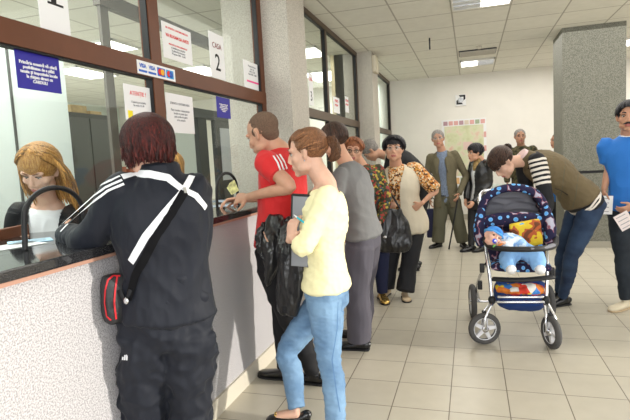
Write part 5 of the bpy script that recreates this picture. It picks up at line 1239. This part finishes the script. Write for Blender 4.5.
bm = BM(); ring = [hc+hR@V(math.cos(a)*.066, math.sin(a)*.072-.008, .033-math.sin(a)*.006) for a in [i*math.pi/12 for i in range(25)]]; tube(bm, ring, [(.007, .012)]*25, n=8, sub=1); build('hat_band', bm, node_mat('hat_blue_band', (.10, .38, .80), .85), ht)
bm = BM(); disc(bm, hc+hR@V(0, .070, -.042), hR@V(0, 1, 0), 0, .019, .006, 18); dm = build('dummy', bm, node_mat('blue_dummy_plastic', (.02, .06, .65), .3), bb)
bm = BM(); ell(bm, hc+hR@V(0, .077, -.042), (.009,)*3); build('knob', bm, m_strip, dm)
bm = BM(); tube(bm, [P(503, 240, Y1+.04), P(512, 243, Y1+.05), P(520, 250, Y1+.02)], [(.055, .055), (.082, .07), (.085, .07)], n=18); tube(bm, [P(511, 240, Y1), P(509, 247, Y1-.06), P(505.5, 244, Y1-.095)], [.038, .034, .026], n=14); tube(bm, [P(517, 240, Y1+.02), P(523, 246, Y1-.06)], [.04, .03], n=14); build('suit_top', bm, m_bsuit, bb, voxel=.006, smooth=3, folds=(.004, (20, 20, 20), 1))
bm = BM(); tube(bm, [P(516, 251, Y1+.02), P(508, 258, Y1-.04), P(509, 267, Y1-.12)], [.068, .066, .045], n=16); tube(bm, [P(524, 251, Y1+.02), P(536, 258, Y1-.04), P(538, 267, Y1-.12)], [.068, .066, .045], n=16); build('suit_trousers', bm, m_btrou, bb, voxel=.006, smooth=3, folds=(.005, (18, 18, 18), 1))
for x in (511, 540):
    bm = BM(); c_ = P(x, 270, Y1-.13); tube(bm, [c_+V(0, .03, .0), c_+V(0, -.01, .005), c_+V(0, -.05, .02)], [(.034, .034), (.038, .036), (.030, .028)], right=V(1, 0, 0), n=14); build('bootee', bm, m_strip, bb, voxel=.005, smooth=2)
ry = thing('rattle', 'small orange and green rattle in the hand of the baby', 'toy', P(500, 248, 3.86))
bm = BM(); tube(bm, [P(496, 247, 3.85), P(502, 244, 3.85)], .006, n=8); build('handle', bm, node_mat('orange_plastic', (.85, .25, .03), .4), ry)
bm = BM(); ell(bm, P(495, 247, 3.85), (.016,)*3); build('ball', bm, node_mat('green_plastic', (.15, .50, .10), .4), ry)

# ================================================================ things on the counter
zt_ = 1.181
def flat_sheet(label, x, y, ang, w, h, mat=None, z=zt_, group=None, name='paper_sheet', cat='paper', th=.0015):
    c = V(x, y, z+th); a = math.radians(ang)
    t = thing(name, label, cat, (x, y, z), group); rx = V(math.cos(a), math.sin(a), 0); ry = V(-math.sin(a), math.cos(a), 0)
    bm = BM(); slab(bm, [c-rx*w/2-ry*h/2, c+rx*w/2-ry*h/2, c+rx*w/2+ry*h/2, c-rx*w/2+ry*h/2], th, (0, 0, 1)); build('sheet', bm, mat or m_paper, t, flat=True)
    for k in range(4):
        y_ = h*(.32-.2*k); bm = BM(); slab(bm, [c-rx*w*.38+ry*(y_-.003)+V(0, 0, .0006), c+rx*w*.36+ry*(y_-.003)+V(0, 0, .0006), c+rx*w*.36+ry*(y_+.003)+V(0, 0, .0006), c-rx*w*.38+ry*(y_+.003)+V(0, 0, .0006)], .0004, (0, 0, 1)); build('printed_line', bm, m_greyink, t, flat=True)
    return t
p0 = PZ(14, 246, zt_); flat_sheet('white printed paper lying on the granite counter before the blond clerk', p0.x, p0.y, 72, .21, .16)
p1 = PZ(30, 242, zt_); flat_sheet('pale blue paper under the white one near the brown card', p1.x-.02, p1.y+.02, 50, .18, .14, node_mat('pale_blue_paper', (.45, .68, .85), .6))
p2 = PZ(14, 236, zt_)
bm = BM(); obox(bm, P(12, 234, 1.95), (.015, .12, .035), Matrix.Rotation(.25, 3, 'Z'), .003); o = build('card_holder', bm, node_mat('brown_leather_cover', (.17, .055, .022), .5), flat=True); tag(o, 'brown standing folder cover at the left end of the counter', 'folder')
p3 = PZ(217, 206, zt_); flat_sheet('pale blue paper on the counter beside the hand with the banknotes', p3.x, p3.y, 20, .26, .18, node_mat('bluish_form_paper', (.48, .56, .68), .6))
p4 = PZ(222, 201, zt_); flat_sheet('blue grey form half under the first, nearer to the glass', p4.x, p4.y, -25, .26, .17, node_mat('blue_grey_form_paper', (.35, .43, .56), .6))
bn = thing('banknotes', 'fan of yellow green banknotes in the hand of the red polo wearer', 'banknotes', P(232, 190, 3.0))
for k in range(3):
    bm = BM(); c_ = P(231.5+k*1.2, 189-k*1.0, 3.0-.01*k); ax = V(-.5, .5, .35+.15*k).normalized(); up_ = V(.5, .3, .6).normalized(); up_ = (up_-ax*up_.dot(ax)).normalized(); n_ = ax.cross(up_)
    slab(bm, [c_-ax*.05-up_*.022, c_+ax*.05-up_*.022, c_+ax*.05+up_*.022, c_-ax*.05+up_*.022], .001, n_); build('banknote', bm, node_mat('banknote_print_%s' % 'abc'[k], (.55, .52, .22), .7, noise_amt=.4, nscale=40), bn, flat=True)
# cup and chair in the office
bm = BM(); c_ = V(-2.05, 3.15, zt_); tube(bm, [c_, c_+V(0, 0, .04), c_+V(0, 0, .10)], [.030, .035, .042], n=18, cap=(0, 0)); o = build('paper_cup', bm, m_strip); tag(o, 'white paper cup on the clerk side of the counter behind the tracksuit wearer', 'cup')
ch_ = thing('office_chair', 'black office chair behind the second till', 'chair', (-2.75, 4.3, 0))
bm = BM(); obox(bm, V(-2.75, 4.3, .95), (.22, .04, .27), Matrix.Identity(3), .03); build('backrest', bm, m_blk, ch_)
bm = BM(); obox(bm, V(-2.75, 4.05, .5), (.24, .24, .04), Matrix.Identity(3), .03); build('seat', bm, m_blk, ch_)
bm = BM(); tube(bm, [V(-2.75, 4.05, .05), V(-2.75, 4.05, .48)], .03, n=12); build('column', bm, m_silver, ch_)
for k in range(5):
    a = k*2*math.pi/5; bm = BM(); tube(bm, [V(-2.75, 4.05, .08), V(-2.75+.28*math.cos(a), 4.05+.28*math.sin(a), .03)], .02, n=10); build('leg', bm, m_rubber, ch_)
